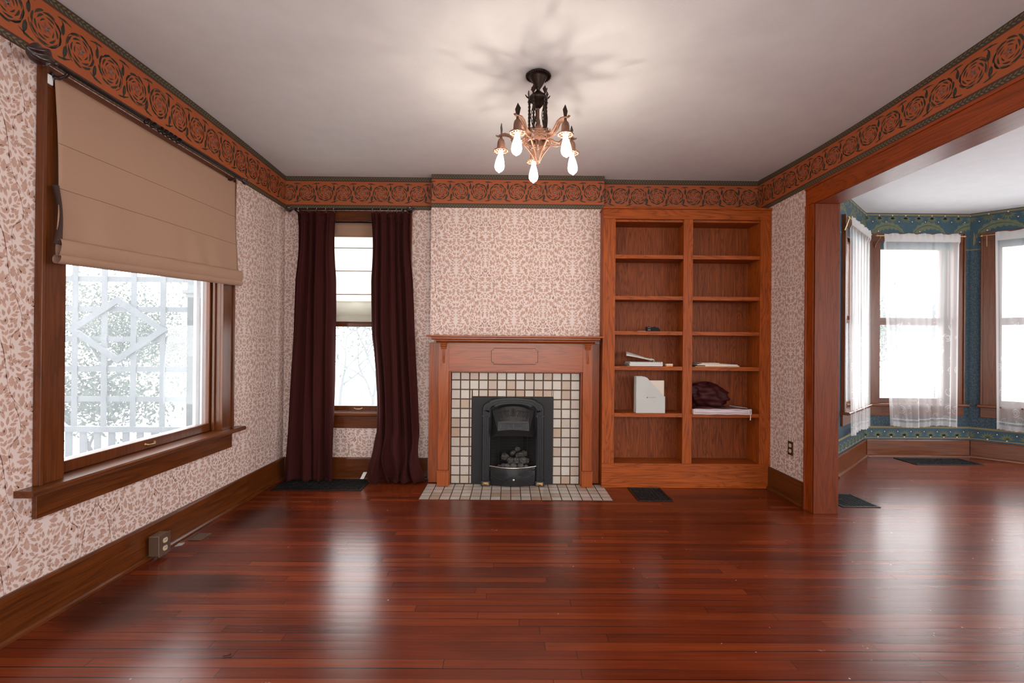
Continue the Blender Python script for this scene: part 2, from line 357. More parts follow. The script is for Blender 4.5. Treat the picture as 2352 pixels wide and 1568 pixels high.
for ax in 'xyz':
    MT['w_'+ax] = wood('stained_trim_'+ax, (44, 19, 6), (116, 58, 20), ax, rough=.3, ring=7, coat=.15)       # window and base trim
    MT['o_'+ax] = wood('oak_shelving_'+ax, (84, 32, 6), (188, 90, 26), ax, rough=.5, ring=16, coat=.0, contrast=1.25, spec=.25)
    MT['m_'+ax] = wood('oak_mantel_'+ax, (96, 40, 8), (176, 84, 24), ax, rough=.28, ring=10, coat=.2)
    MT['h_'+ax] = wood('oak_header_'+ax, (84, 30, 6), (170, 74, 20), ax, rough=.32, ring=16, coat=.12, contrast=1.2)
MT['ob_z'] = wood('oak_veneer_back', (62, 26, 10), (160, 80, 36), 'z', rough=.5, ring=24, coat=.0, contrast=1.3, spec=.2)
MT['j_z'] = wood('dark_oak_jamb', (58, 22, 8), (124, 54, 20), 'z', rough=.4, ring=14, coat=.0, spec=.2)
MT['floor'] = floor_mat()
MT['glass'] = glass_mat('window_glass', .06)
MT['storm'] = plain('white_storm_frame', (225, 228, 230), .4)
MT['velvet'] = fabric('maroon_velvet', (58, 18, 15), 0, .9, 300, sheen=.12)
MT['shade'] = fabric('beige_shade_cloth', (178, 142, 120), .08, .9, 350)
MT['shade2'] = fabric('sheer_shade_cloth', (226, 220, 205), .62, .9, 350, tcol=(250, 248, 240))
MT['seam'] = fabric('shade_seam', (160, 124, 104), 0, .9, 350)
MT['shdk'] = fabric('dark_fold_cloth', (70, 52, 46), 0, .9, 350)  # darker cloth colour for the side fold
MT['lace'] = lace_mat()
MT['tile'] = tile_mat('glazed_tile', 1)
MT['grout'] = plain('dark_grout', (76, 52, 42), .9, noise=.15, nscale=30)
MT['iron'] = plain('black_cast_iron', (36, 36, 38), .36, metal=.3, noise=.12, bump=.1, bscale=150)
MT['panel'] = plain('matt_black_panel', (17, 18, 19), .6)
MT['soot'] = plain('firebox_lining', (16, 14, 13), .9)
MT['coal'] = plain('ceramic_coal', (88, 84, 80), .9, noise=.3, nscale=50, bump=.6, bscale=60)
MT['nickel'] = plain('polished_nickel', (214, 206, 200), .2, metal=1)
MT['brassy'] = plain('dull_brass', (196, 164, 120), .3, metal=.9)
MT['bronze'] = plain('dark_bronze', (58, 44, 36), .4, metal=.75, noise=.15, nscale=60, bump=.15)
MT['copper'] = plain('coppery_bronze', (128, 92, 76), .48, metal=.55, noise=.15, nscale=60, bump=.2)
MT['rod'] = plain('oil_dark_rod_metal', (40, 33, 32), .3, metal=.7)
MT['mahog'] = plain('carved_mahogany', (44, 22, 18), .28, coat=.5, noise=.1)
MT['grille'] = plain('floor_grille_iron', (36, 38, 38), .45, metal=.5)
MT['duct'] = plain('duct_shade', (10, 10, 10), .95)  # black painted for the unlit depth below the grilles
MT['steel'] = plain('outlet_steel', (150, 128, 108), .32, metal=.8)
MT['ivory'] = plain('ivory_plastic', (206, 186, 160), .4)
MT['brownp'] = plain('brown_plastic', (70, 46, 34), .4)
MT['white'] = plain('white_paper', (222, 220, 216), .7)
MT['card'] = plain('grey_card', (186, 186, 182), .6, noise=.03)
MT['blackp'] = plain('black_plastic', (16, 16, 17), .6, spec=.2)
MT['grey'] = plain('grey_ink', (120, 120, 122), .6)
MT['orange'] = plain('orange_paper', (226, 128, 50), .7)
MT['buff'] = plain('buff_folder', (204, 160, 112), .7)
MT['cream'] = plain('cream_paper', (214, 200, 186), .7)
MT['maroon'] = plain('maroon_satin', (56, 10, 12), .6, spec=.25, noise=.15, nscale=15, bump=.2, bscale=30)
MT['bag'] = plain('milky_plastic', (190, 168, 172), .3, noise=.08)
MT['bagtop'] = plain('pink_cloth_under_plastic', (128, 82, 84), .25, noise=.2, nscale=20)
MT['bagedge'] = plain('white_piping', (226, 222, 220), .5)
MT['trell'] = plain('shaded_lath', (84, 87, 91), .8)  # grey darkened in place of the shade of an unbuilt porch roof
MT['ground'] = plain('pale_ground', (226, 228, 226), .95)
MT['bark'] = plain('grey_bark', (66, 66, 67), .95, noise=.2, nscale=30)
MT['fol'] = plain('pale_foliage', (60, 72, 60), .8, noise=.25, nscale=12)
MT['twig'] = plain('pale_twigs', (84, 85, 86), .9)
def bulb_mat(nm, st, tr):
    m, nt, N, L, b = newmat(nm); N.remove(b); e = N.new('ShaderNodeEmission'); e.inputs[0].default_value = (1, .86, .70, 1); e.inputs[1].default_value = st
    if not tr: L.new(e.outputs[0], N['Material Output'].inputs[0]); return m
    t = N.new('ShaderNodeBsdfTransparent'); a = N.new('ShaderNodeAddShader'); L.new(t.outputs[0], a.inputs[0]); L.new(e.outputs[0], a.inputs[1]); L.new(a.outputs[0], N['Material Output'].inputs[0]); return m
MT['bulb'] = bulb_mat('glowing_bulb_glass', 3.0, True); MT['filament'] = bulb_mat('hot_filament', BULB*15, False)
MT['siding'] = plain('grey_siding', (34, 35, 36), .8)

# ------------------------------------------------------------------ wallpaper printing: flat printed shapes on the wall mesh
def clip(poly, x0, x1, z0, z1):
    for ax, lim, sg in ((0, x0, 1), (0, x1, -1), (1, z0, 1), (1, z1, -1)):
        out = []; n = len(poly)
        for i in range(n):
            a, b = poly[i], poly[(i+1) % n]; ia = (a[ax]-lim)*sg >= 0; ib = (b[ax]-lim)*sg >= 0
            if ia: out.append(a)
            if ia != ib:
                t = (lim-a[ax])/(b[ax]-a[ax]); out.append((a[0]+(b[0]-a[0])*t, a[1]+(b[1]-a[1])*t))
        poly = out
        if len(poly) < 3: return None
    return poly
def ribbon(pts, wd):
    """centre line + half widths -> list of quads"""
    n = len(pts); L_, R_ = [], []
    for i in range(n):
        a = pts[max(i-1, 0)]; b = pts[min(i+1, n-1)]; dx, dz = b[0]-a[0], b[1]-a[1]; l = hypot(dx, dz) or 1
        nx, nz = -dz/l, dx/l; L_.append((pts[i][0]+nx*wd[i], pts[i][1]+nz*wd[i])); R_.append((pts[i][0]-nx*wd[i], pts[i][1]-nz*wd[i]))
    return [[L_[i], R_[i], R_[i+1], L_[i+1]] for i in range(n-1)]
def leafq(x, z, ang, ln, wd, curl=.6, lob=0, n=6):
    pts = []; ws = []; a = ang; px, pz = x, z
    for i in range(n+1):
        t = i/n; pts.append((px, pz)); w_ = wd*sin(pi*min(1, t**.8))
        if lob and i % 2 == 0 and 0 < i < n: w_ *= 1-lob
        ws.append(max(w_, wd*.06)); px += cos(a)*ln/n; pz += sin(a)*ln/n; a += curl/n
    return ribbon(pts, ws)
def disc(x, z, r, n=7):
    return [[(x+r*cos(2*pi*k/n), z+r*sin(2*pi*k/n)) for k in range(n)]]

def make_leaf_tile(Wt, Ht, seed, big=.050, small=.025, nbig=26, nsmall=90):
    """half tile filled with packed curved leaves and stems, mirrored: list of (mat slot, quad)"""
    R = random.Random(seed); half = Wt/2; occ = []; out = []
    def field(x, z): return pi/2 + 1.15*sin(2*pi*z/Ht+1.2)*cos(pi*x/half) + .9*sin(4*pi*x/half+2*pi*z/Ht)
    def spine(x, z, a, ln, curl):
        r = []; n = 4
        for i in range(n+1):
            r.append((x, z)); x += cos(a)*ln/n; z += sin(a)*ln/n; a += curl/n
        return r
    def ok(sp_, rad):
        for (x, z) in sp_:
            if x < rad*.6 or x > half-rad*.6: return False
            for (ox, oz, orr) in occ:
                dz = abs((z-oz+Ht/2) % Ht - Ht/2)
                if hypot(x-ox, dz) < (rad+orr)*.84: return False
        return True
    # stems first
    for k in range(4):
        x, z = R.uniform(.03, half-.03), R.uniform(0, Ht); pts = []
        a = None
        for i in range(34):
            pts.append((x, z)); a = field(x, z); x += cos(a)*.008; z += sin(a)*.008
            if not (.004 < x < half-.004): break
        if len(pts) > 6:
            out += [(1, q) for q in ribbon(pts, [.0011]*len(pts))]
    for cnt, ln0, wd0, lob, tries in ((nbig, big, big*.29, .30, 4000), (nsmall, small*1.35, small*.27, 0, 8000), (130, small*.8, small*.22, 0, 8000)):
        got = 0
        for t in range(tries):
            if got >= cnt: break
            x, z = R.uniform(0, half), R.uniform(0, Ht); a = field(x, z)+R.choice((-1, 1))*R.uniform(.2, .9); ln = ln0*R.uniform(.8, 1.15); cu = R.uniform(-.7, .7)
            sp_ = spine(x, z, a, ln, cu); rad = wd0*.72
            if ok(sp_[1:], rad):
                got += 1
                for p in sp_: occ.append((p[0], p[1], rad))
                n = 8 if lob else 4
                out += [(1, q) for q in leafq(x, z, a, ln, wd0, cu, lob, n)]
                if lob: pass
    full = []
    for m_, q in out:
        full.append((m_, q)); full.append((m_, [(Wt-p[0], p[1]) for p in q][::-1]))
    return full

def print_tiles(mb, rects, tile, Wt, Ht, off, x_org=0, z_org=0, dy=.0006, remap=None):
    for (x0, x1, z0, z1) in rects:
        if x1-x0 < .004 or z1-z0 < .004: continue
        for i in range(floor((x0-x_org)/Wt)-1, floor((x1-x_org)/Wt)+2):
            for j in range(floor((z0-z_org)/Ht)-1, floor((z1-z_org)/Ht)+2):
                ox, oz = x_org+i*Wt, z_org+j*Ht
                if ox > x1+.05 or ox+Wt < x0-.05 or oz > z1+.05 or oz+Ht < z0-.05: continue
                inside = ox > x0+.03 and ox+Wt < x1-.03 and oz > z0+.03 and oz+Ht < z1-.03
                for m_, q in tile:
                    p = [(a+ox, b+oz) for a, b in q]
                    if not inside: p = clip(p, x0, x1, z0, z1)
                    if p: mb.add([(a, -off-dy, b) for a, b in p], [tuple(range(len(p)))], (remap or {}).get(m_, m_))
TILE = make_leaf_tile(.52, .45, 3)
TILE_B = make_leaf_tile(.36, .40, 11, big=.038, small=.026, nbig=8, nsmall=50)
RB = random.Random(4)
TILE_B = TILE_B

FR = dict(z0=2.440, z1=2.740)
def frieze_shapes(x0, x1, phase=0):
    """running frieze of scrolled rosettes, slots: 3 green 4 purple 5 blue 6 maroon 8 border print"""
    P = .168; out = []; zc = 2.587
    k0 = floor((x0-phase)/P)-1; k1 = floor((x1-phase)/P)+2
    for k in range(k0, k1):
        cx = phase+k*P; up = 1 if k % 2 == 0 else -1
        for rad, n, wd, ln in ((.071, 8, .0066, .058), (.053, 6, .0048, .044), (.036, 5, .0034, .032)):
            for i in range(n):
                a = 2*pi*i/n+rad*40+k*.7; t = a+pi/2*up
                out += [(3, q) for q in leafq(cx+rad*cos(a), zc+rad*sin(a), t+.25*up, ln, wd, (ln/rad)*.95*up, .25 if rad > .06 else 0, 5)]
        arc = [(cx+(.080-.020*t)*cos(up*(t*5.0)+k), zc+(.080-.020*t)*sin(up*(t*5.0)+k)) for t in [i/16 for i in range(17)]]
        out += [(3, q) for q in ribbon(arc, [.0014]*17)]
        for i in range(5):
            a = 2*pi*i/5+k; out += [(4, q) for q in leafq(cx+.004*cos(a), zc+.004*sin(a), a, .021, .0055, 0, 0, 3)]
        out += [(5, q) for q in disc(cx+.005, zc, .0075)]
        # linking leaves between the rosettes
        hx = cx+P/2
        for s_, a0, cu, l in ((1, 1.35, .9, .07), (1, 1.95, -1.1, .055), (-1, 1.35, .9, .06), (-1, 1.95, -.8, .07)):
            out += [(3, q) for q in leafq(hx-.006*s_*up, zc+.018*s_, s_*a0, l, .0058, s_*cu, .2, 5)]
        for s_ in (1, -1):
            out += [(3, q) for q in leafq(hx-.035*up, zc+.085*s_, (.1 if up > 0 else pi-.1)*1, .075, .0062, -.5*s_*up, .35, 6)]
    # two lattice borders
    for bz, bh in ((2.718, .036), (2.459, .030)):
        n0 = floor(x0/.024)-1; n1 = floor(x1/.024)+2
        for i in range(n0, n1):
            for s_ in (-1, 1):
                out += [(8, q) for q in leafq(i*.024+(0 if s_ > 0 else .012), bz+s_*bh*.2-.004*s_, .45*s_, .021, .0042, 0, 0, 3)]
    for zz in (2.6965, 2.4775, 2.738, 2.4425):
        n = max(1, int((x1-x0)/.05))
        for i in range(n):
            xa, xb = x0+(x1-x0)*i/n, x0+(x1-x0)*(i+1)/n; out.append((6, [(xa, zz-.003), (xb, zz-.003), (xb, zz+.003), (xa, zz+.003)]))
    return out
PAPER_SLOTS = ['paper', 'leaf', 'f_or', 'f_gr', 'f_pu', 'f_bl', 'f_mr', 'f_bd', 'f_bp']
def add_frieze(mb, x0, x1, off=0, phase=0):
    n = max(1, int((x1-x0)/.05))
    for i in range(n):
        xa, xb = x0+(x1-x0)*i/n, x0+(x1-x0)*(i+1)/n
        mb.add([(xa, -off-.0005, 2.475), (xb, -off-.0005, 2.475), (xb, -off-.0005, 2.70), (xa, -off-.0005, 2.70)], [(0, 1, 2, 3)], 2)
        for a, b in ((2.440, 2.476), (2.699, 2.745)):
            mb.add([(xa, -off-.0006, a), (xb, -off-.0006, a), (xb, -off-.0006, b), (xa, -off-.0006, b)], [(0, 1, 2, 3)], 7)
    for m_, q in frieze_shapes(x0, x1, phase):
        p = clip(q, x0, x1, 2.4405, 2.7405)
        if p: mb.add([(a, -off-.0012, b) for a, b in p], [tuple(range(len(p)))], m_)

def subtract(x0, x1, z0, z1, holes):
    """rectangle minus holes -> list of rects"""
    xs = sorted({x0, x1, *[h[0] for h in holes], *[h[1] for h in holes]}); xs = [x for x in xs if x0 <= x <= x1]
    out = []
    for a, b in zip(xs, xs[1:]):
        hz = sorted((h[2], h[3]) for h in holes if h[0] <= a+1e-6 and h[1] >= b-1e-6)
        z = z0
        for h0, h1 in hz:
            if h0 > z: out.append((a, b, z, min(h0, z1)))
            z = max(z, h1)
        if z < z1: out.append((a, b, z, z1))
    return out

def wall(name, frame, x0, x1, holes, th=.15, z1=2.80, pattern=None, slots=PAPER_SLOTS, extra=None, warp=None, nofz=False, px0=None, px1=None, fz_phase=0):
    mb = MB(); 
    for (a, b, c, d) in subtract(x0, x1, 0, z1, holes): mb.box(a, b, 0, th, c, d, 0)
    if pattern == 'main':
        a, b = (px0 if px0 is not None else x0), (px1 if px1 is not None else x1)
        rects = subtract(a, b, .19, 2.44, [(h[0]-.05, h[1]+.05, h[2]-.1, h[3]+.05) for h in holes])
        print_tiles(mb, rects, TILE, .52, .45, 0, x_org=a)
        # the frieze in short lengths so that it can follow the uneven ceiling
        if not nofz: add_frieze(mb, a, b, 0, fz_phase)
    if extra: extra(mb)
    return mb.build(name, [MT[s] for s in slots], frame=frame, kind='structure', warp=warp)

ZC = 2.74
def sag(x, y):
    """the old ceiling: dips along the right wall, lifts along the left one"""
    s = sin(pi*min(1, max(0, (4.3-y)/2.5)))
    if x > 0: return -.045*s*(x/2.25)**2
    return .028*s*(x/2.04)**2

# frames: x runs along the wall, -y points into the room
F_LEFT = Frame((-2.04, -1.6, 0), 90)            # local x = world y + 1.6
F_BACK = Frame((0, 4.335, 0), 0)
F_RIGHT = Frame((2.27, 4.335, 0), -90)          # local x = 4.335 - world y
BA = Vector((4.04, 5.36, 0)); BB = Vector((5.225, 5.36, 0))
LW = 1.32
aL = radians(43); F_BL = Frame((BA.x-LW*cos(aL), BA.y-LW*sin(aL), 0), 43)
F_BM = Frame((BA.x, 5.36, 0), 0)
F_BR = Frame((BB.x, 5.36, 0), -45)

def lw(y): return y+1.6
# ---- left wall
def warpL(v):
    wy = v[0]-1.6; t = min(1, max(0, (v[2]-2.48)/.26)); return (v[0], v[1], v[2]+sag(-2.04, wy)*t)
def warpR(v):
    wy = 4.335-v[0]; t = min(1, max(0, (v[2]-2.48)/.26)); return (v[0], v[1], v[2]+sag(2.25, wy)*t)
WIN1 = (lw(2.17), lw(3.395), .572, 2.33)
wall('wall_left', F_LEFT, 0, lw(4.335), [WIN1], pattern='main', px0=lw(.3), warp=warpL)
WIN2 = (-1.79, -1.00, .572, 2.33)
def chim(mb): pass
wall('wall_back', F_BACK, -2.04, 2.42, [WIN2], pattern='main', px1=2.27)
# chimney breast: a thick panel standing 9 cm out of the back wall
mb = MB(); mb.box(-.70, .843, -.09, -.002, 0, 2.79, 0)
print_tiles(mb, [(-.70, .843, 1.2, 2.44)], TILE, .52, .45, .09, x_org=-.735, z_org=.115)
add_frieze(mb, -.70, .843, .09, .06)
for xx in (-.70, .843):   # printed returns of the breast
    s_ = -1 if xx < 0 else 1
    mb.add([(xx+s_*.0005, -.09, 2.44), (xx+s_*.0005, -.002, 2.44), (xx+s_*.0005, -.002, 2.74), (xx+s_*.0005, -.09, 2.74)], [(0, 1, 2, 3)], 7)
    mb.add([(xx+s_*.001, -.09, 2.48), (xx+s_*.001, -.002, 2.48), (xx+s_*.001, -.002, 2.695), (xx+s_*.001, -.09, 2.695)], [(0, 1, 2, 3)], 2)
mb.build('wall_chimney', [MT[s] for s in PAPER_SLOTS], frame=F_BACK, kind='structure')
# ---- right wall with the wide cased opening (local x .86 .. 5.2)
OPN = (4.335-3.50, 4.335+.9, 0, 2.30)
wall('wall_right', F_RIGHT, 0, 4.335+1.6, [OPN], th=.14, pattern='main', warp=warpR, px1=4.335-.0)
# ---- unseen wall behind the camera, wide opening added for fill light
mb = MB()
for r in subtract(-2.04, 2.42, 0, 2.8, [(-1.5, 1.5, .55, 2.35)]): mb.box(r[0], r[1], -1.75, -1.6, r[2], r[3], 0)
mb.build('wall_rear', MT['paper'], kind='structure')

# ---- dining room walls
def blue_border(mb, x0, x1, off=0):
    """slots: 0 ground 1 leaf 2 red 3 olive 4 teal 5 dot 6 gold line"""
    def put(m_, q, d=.0012):
        p = clip(q, x0, x1, .2, 2.745)
        if p: mb.add([(a, -off-d, b) for a, b in p], [tuple(range(len(p)))], m_)
    def band(z0, z1, m_, d=.0008): put(m_, [(x0, z0), (x1, z0), (x1, z1), (x0, z1)], d)
    band(2.335, 2.745, 4, .0008)
    R = random.Random(int(x1*100))
    for zc_, dr in ((2.655, -1), (.222, 1)):
        if dr > 0: band(.2, .325, 4)
        zt = 2.712 if dr < 0 else .222
        P = .150
        for k in range(floor(x0/P)-1, floor(x1/P)+2):
            cx = k*P
            for i in range(7):
                a = (pi*(i+.5)/7)*(-1 if dr < 0 else 1)
                for q in leafq(cx, zt+dr*.008, a, .066, .0085, 0, 0, 4): put(3, q)
            for q in disc(cx, zt+(.012 if dr < 0 else -.004), .007): put(5, q)
            for q in disc(cx+P/2, zt+dr*.058, .006): put(5, q)
            for q in leafq(cx+P/2, zt+dr*.09, -dr*pi/2+.3, .05, .005, .5, 0, 4): put(0, q)
            for q in leafq(cx+P/2, zt+dr*.09, -dr*pi/2-.3, .05, .005, -.5, 0, 4): put(0, q)
    band(2.722, 2.742, 6, .001); band(.203, .214, 6, .001); band(.318, .338, 6, .001); band(2.335, 2.347, 6, .001)
    P = .47
    for k in range(floor(x0/P)-1, floor(x1/P)+2):
        cx = k*P+.05
        for q in leafq(cx, 2.47, 1.15, .50, .052, -2.3, .40, 18): put(3, q, .0014)
        for q in leafq(cx, 2.475, 1.15, .46, .004, -2.25, 0, 12): put(0, q, .0018)
        for q in leafq(cx-.02, 2.38, 1.45, .16, .010, .3, 0, 5): put(6, q, .0018)
        for dx, dz, r in ((.09, 2.545, .014), (.20, 2.50, .015), (.03, 2.42, .011), (.30, 2.43, .012)):
            for q in disc(cx+dx, dz, r, 9): put(2, q, .0018)
            for q in disc(cx+dx, dz, r*.5, 7): put(5, q, .0022)
        for i in range(9):
            for q in leafq(cx+R.uniform(0, .45), R.uniform(2.36, 2.5), R.uniform(0, 6.28), .05, .006, R.uniform(-1, 1), 0, 4): put(3 if i % 2 else 0, q, .0010)
BLUE = ['b_bg', 'b_lf', 'b_rd', 'b_ol', 'b_tl', 'b_wh', 'b_bd']
def blue_wall(name, frame, x0, x1, holes, pat=True, ends=(.0, .0)):
    mb = MB()
    for (a, b, c, d) in subtract(x0-ends[0], x1+ends[1], 0, 2.80, holes): mb.box(a, b, 0, .13, c, d, 0)
    if pat:
        print_tiles(mb, subtract(x0, x1, .19, 2.335, [(h[0]-.04, h[1]+.04, h[2]-.1, h[3]+.04) for h in holes]), TILE_B, .36, .40, 0)
        for k in range(int((x1-x0)*40)):   # scattered red flowers
            x, z = RND.uniform(x0, x1), RND.uniform(.35, 2.3)
            if any(h[0]-.1 < x < h[1]+.1 and h[2]-.2 < z < h[3]+.1 for h in holes): continue
            for i in range(5):
                for q in leafq(x, z, 2*pi*i/5+k, .02, .005, .4, 0, 3):
                    p = clip(q, x0, x1, .33, 2.33)
                    if p: mb.add([(a, -.001, b) for a, b in p], [tuple(range(len(p)))], 2)
        blue_border(mb, x0, x1)
    sl = BLUE if pat else ['ceil']  # unseen plain walls made white to bounce more light
    return mb.build(name, [MT[s] for s in sl], frame=frame, kind='structure')
WBL = (LW-.97, LW-.20, .572, 2.43); WBM = (.15, .985, .572, 2.43); WBR = (.215, 1.06, .572, 2.43)
blue_wall('wall_bay_left', F_BL, 0, LW, [WBL])
blue_wall('wall_bay_middle', F_BM, 0, BB.x-BA.x, [WBM])
blue_wall('wall_bay_right', F_BR, 0, LW, [WBR])
pL = F_BL.pt((0, 0, 0)); pR = F_BR.pt((LW, 0, 0))
blue_wall('wall_dining_north', Frame((2.412, pL.y, 0), 0), 0, pL.x-2.412, [], pat=True)
blue_wall('wall_dining_east', Frame((pR.x, pR.y, 0), 0), 0, 1.0, [], pat=False)
blue_wall('wall_dining_side', Frame((pR.x+1.0, pR.y, 0), -90), 0, pR.y+1.6, [(.6, 5.2, .572, 2.40)], pat=False)  # unseen wall, opening enlarged to brighten the dining room
blue_wall('wall_dining_rear', Frame((pR.x+1.0, -1.6, 0), 180), 0, pR.x+1.0-2.412, [(.5, 4.2, .572, 2.40)], pat=False)  # unseen wall, wide opening added for more daylight inside

# ---- floor and ceilings
mb = MB(); mb.box(-2.3, 7.6, -1.9, 4.5, -.12, 0); mb.add([(pL.x, 4.5, 0), (pL.x-.05, pL.y, 0), (BA.x, 5.45, 0), (BB.x, 5.45, 0), (pR.x+.05, pR.y, 0), (pR.x, 4.5, 0)], [(0, 1, 2, 3, 4, 5)])
mb2 = MB(); mb2.prism([(-2.3, -1.9), (7.6, -1.9), (7.6, 4.40), (pR.x+.15, 4.45), (BB.x+.05, 5.5), (BA.x-.05, 5.5), (pL.x-.15, 4.45), (-2.3, 4.45)], -.12, 0, 'z')
mb2.build('floor', MT['floor'], kind='structure')
mb = MB(); nx, ny = 30, 30
def cf(u, v):
    x = -2.10+u*(2.34+2.10); y = -1.7+v*(4.45+1.7); return (x, y, ZC+sag(max(-2.04, min(2.25, x)), y))
mb.grid(cf, 60, 80, 0, True); mb.build('ceiling', MT['ceil'], kind='structure', solid=.004)
mb = MB(); mb.prism([(2.34, -1.7), (7.6, -1.7), (7.6, 4.6), (pR.x+.12, 4.6), (BB.x+.05, 5.46), (BA.x-.05, 5.46), (pL.x-.12, 4.6), (2.34, 4.6)], 2.752, 2.80, 'z')
mb.build('ceiling_dining', MT['ceil'], kind='structure')

# ------------------------------------------------------------------ baseboards
def baseboard(name, frame, segs, h=.19, th=.02, mat='w_x', yoff=0, wedge=True):
    t = bpy.data.objects.new(name, None); COL.objects.link(t); t.matrix_world = frame.m; t['kind'] = 'structure'
    mb = MB(); ms = MB()
    for a, b in segs:
        mb.prism([(yoff-.001, 0.001), (yoff-th, 0.001), (yoff-th, h-.012), (yoff-th+.006, h), (yoff-.001, h)], a, b, 'x')
        ms.prism([(yoff-th-.0005, .001), (yoff-th-.020, .001), (yoff-th-.018, .012), (yoff-th-.010, .020), (yoff-th-.0005, .023)], a, b, 'x')
    mb.build('board', MT[mat], parent=t, bev=.0015); ms.build('shoe_moulding', MT[mat], parent=t)
    return t
baseboard('baseboard_left', F_LEFT, [(.0, lw(3.72)), (lw(3.722), lw(4.333))])
baseboard('baseboard_back', F_BACK, [(-2.018, -.725)])
baseboard('baseboard_right', F_RIGHT, [(.235, 4.335-3.625)])
baseboard('baseboard_bay_left', F_BL, [(.01, LW-.018)])
baseboard('baseboard_bay_middle', F_BM, [(.012, BB.x-BA.x-.01)])
baseboard('baseboard_bay_right', F_BR, [(.015, LW)])

# ------------------------------------------------------------------ windows
def window(name, frame, x0, x1, z0, z1, op, meet, rec=.09, head=.095, side=.12, ov=.07, lower_only=False, wm=None, apron=.115, rail=.05, storm=True, stile=.045, handle=True, drop=.062):
    """x0..x1 outer casing, z0 stool top, z1 casing top, op the wall opening"""
    ox0, ox1, oz0, oz1 = op; H = 'w_x'; V = 'w_z'
    t = Thing(name, frame=frame, base=(0, 0, 0), kind='structure'); P = t.part
    m = MB(); m.box(x0+.0161, x0+side, -.022, -.001, z0, z1-head); m.box(x0, x0+.016, -.034, -.001, z0, z1); P('side_casing', m, MT[V], bev=.002)
    m = MB(); m.box(x1-side, x1-.0161, -.022, -.001, z0, z1-head); m.box(x1-.016, x1, -.034, -.001, z0, z1); P('side_casing', m, MT[V], bev=.002)
    m = MB(); m.box(x0+.016, x1-.016, -.024, -.001, z1-head, z1-.001); P('head_casing', m, MT[H], bev=.002)
    m = MB(); m.prism([(.04, z0-.028), (-.075, z0-.028), (-.082, z0-.02), (-.082, z0-.008), (-.075, z0), (.04, z0)], x0-ov, x1+ov, 'x'); P('stool', m, MT[H])
    m = MB(); m.box(x0, x1, -.02, -.001, z0-.028-apron, z0-.0285); P('apron', m, MT[H], bev=.003)
    # jambs
    m = MB(); i0, i1 = x0+side, x1-side
    m.box(i0-.012, i0-.0005, -.001, rec+.05, z0, z1-head); m.box(i1+.0005, i1+.012, -.001, rec+.05, z0, z1-head); m.box(i0, i1, -.001, rec+.05, z1-head, z1-head+.012)
    m.box(i0, i0+.013, rec-.045, rec-.027, z0, z1-head); m.box(i1-.013, i1, rec-.045, rec-.027, z0, z1-head)
    m.box(i0-.001, i1+.001, .0405, .148, z0-.027, z0-.001); P('jamb', m, MT[V], bev=.0015)
    # sashes
    def sash(nm, a, b, yy, bot, top):
        m = MB(); m.box(i0, i0+stile, yy-.02, yy+.018, a, b); m.box(i1-stile, i1, yy-.02, yy+.018, a, b)
        m.box(i0+stile, i1-stile, yy-.02, yy+.018, a, a+bot); m.box(i0+stile, i1-stile, yy-.02, yy+.018, b-top, b)
        s_ = P(nm, m, MT[V], bev=.003)
        g = MB(); g.box(i0+stile-.004, i1-stile+.004, yy+.002, yy+.005, a+bot-.004, b-top+.004); g.build('pane', MT['glass'], parent=s_, base=(0, 0, 0))
        return s_
    ls = sash('lower_sash', z0+.001, meet, rec, drop, .035)
    us = sash('upper_sash', meet-rail*.0, z1-head, rec+.038, rail, .05)
    if storm:
        m = MB(); yy = rec+.075
        for a, b in ((i0+.002, i0+.04), (i1-.04, i1-.002)): m.box(a, b, yy-.008, yy+.012, z0, z1-head)
        m.box(i0+.04, i1-.04, yy-.008, yy+.012, z0, z0+.045); m.box(i0+.04, i1-.04, yy-.008, yy+.012, meet-.02, meet+.02); P('storm_frame', m, MT['storm'], bev=.002)
    if handle:
        xm = (i0+i1)/2+.02
        m = MB(); m.tube([(xm-.035, rec-.022, z0+drop*.55), (xm-.02, rec-.036, z0+drop*.45), (xm+.02, rec-.036, z0+drop*.45), (xm+.035, rec-.022, z0+drop*.55)], .005, 8)
        m.ball((xm-.035, rec-.022, z0+drop*.55), .008); m.ball((xm+.035, rec-.022, z0+drop*.55), .008)
        m.build('sash_lift', MT['brassy'], parent=ls)
    return t
window('window_1', F_LEFT, lw(2.055), lw(3.500), .600, 2.425, WIN1, 1.78, rec=.075, side=.125, ov=.075, stile=.03, drop=.055, storm=True)
window('window_2', F_BACK, -1.905, -.885, .600, 2.425, WIN2, 1.41, rec=.06, side=.125, ov=.03, rail=.185, drop=.05, storm=False, stile=.045)
window('window_3', F_BL, LW-1.10, LW-.08, .600, 2.520, WBL, 1.52, rec=.07, side=.125, ov=.025, drop=.05)
window('window_4', F_BM, .025, 1.107, .600, 2.520, WBM, 1.52, rec=.07, side=.125, ov=.01, drop=.05)
window('window_5', F_BR, .09, 1.19, .600, 2.520, WBR, 1.52, rec=.07, side=.125, ov=.025, drop=.05)

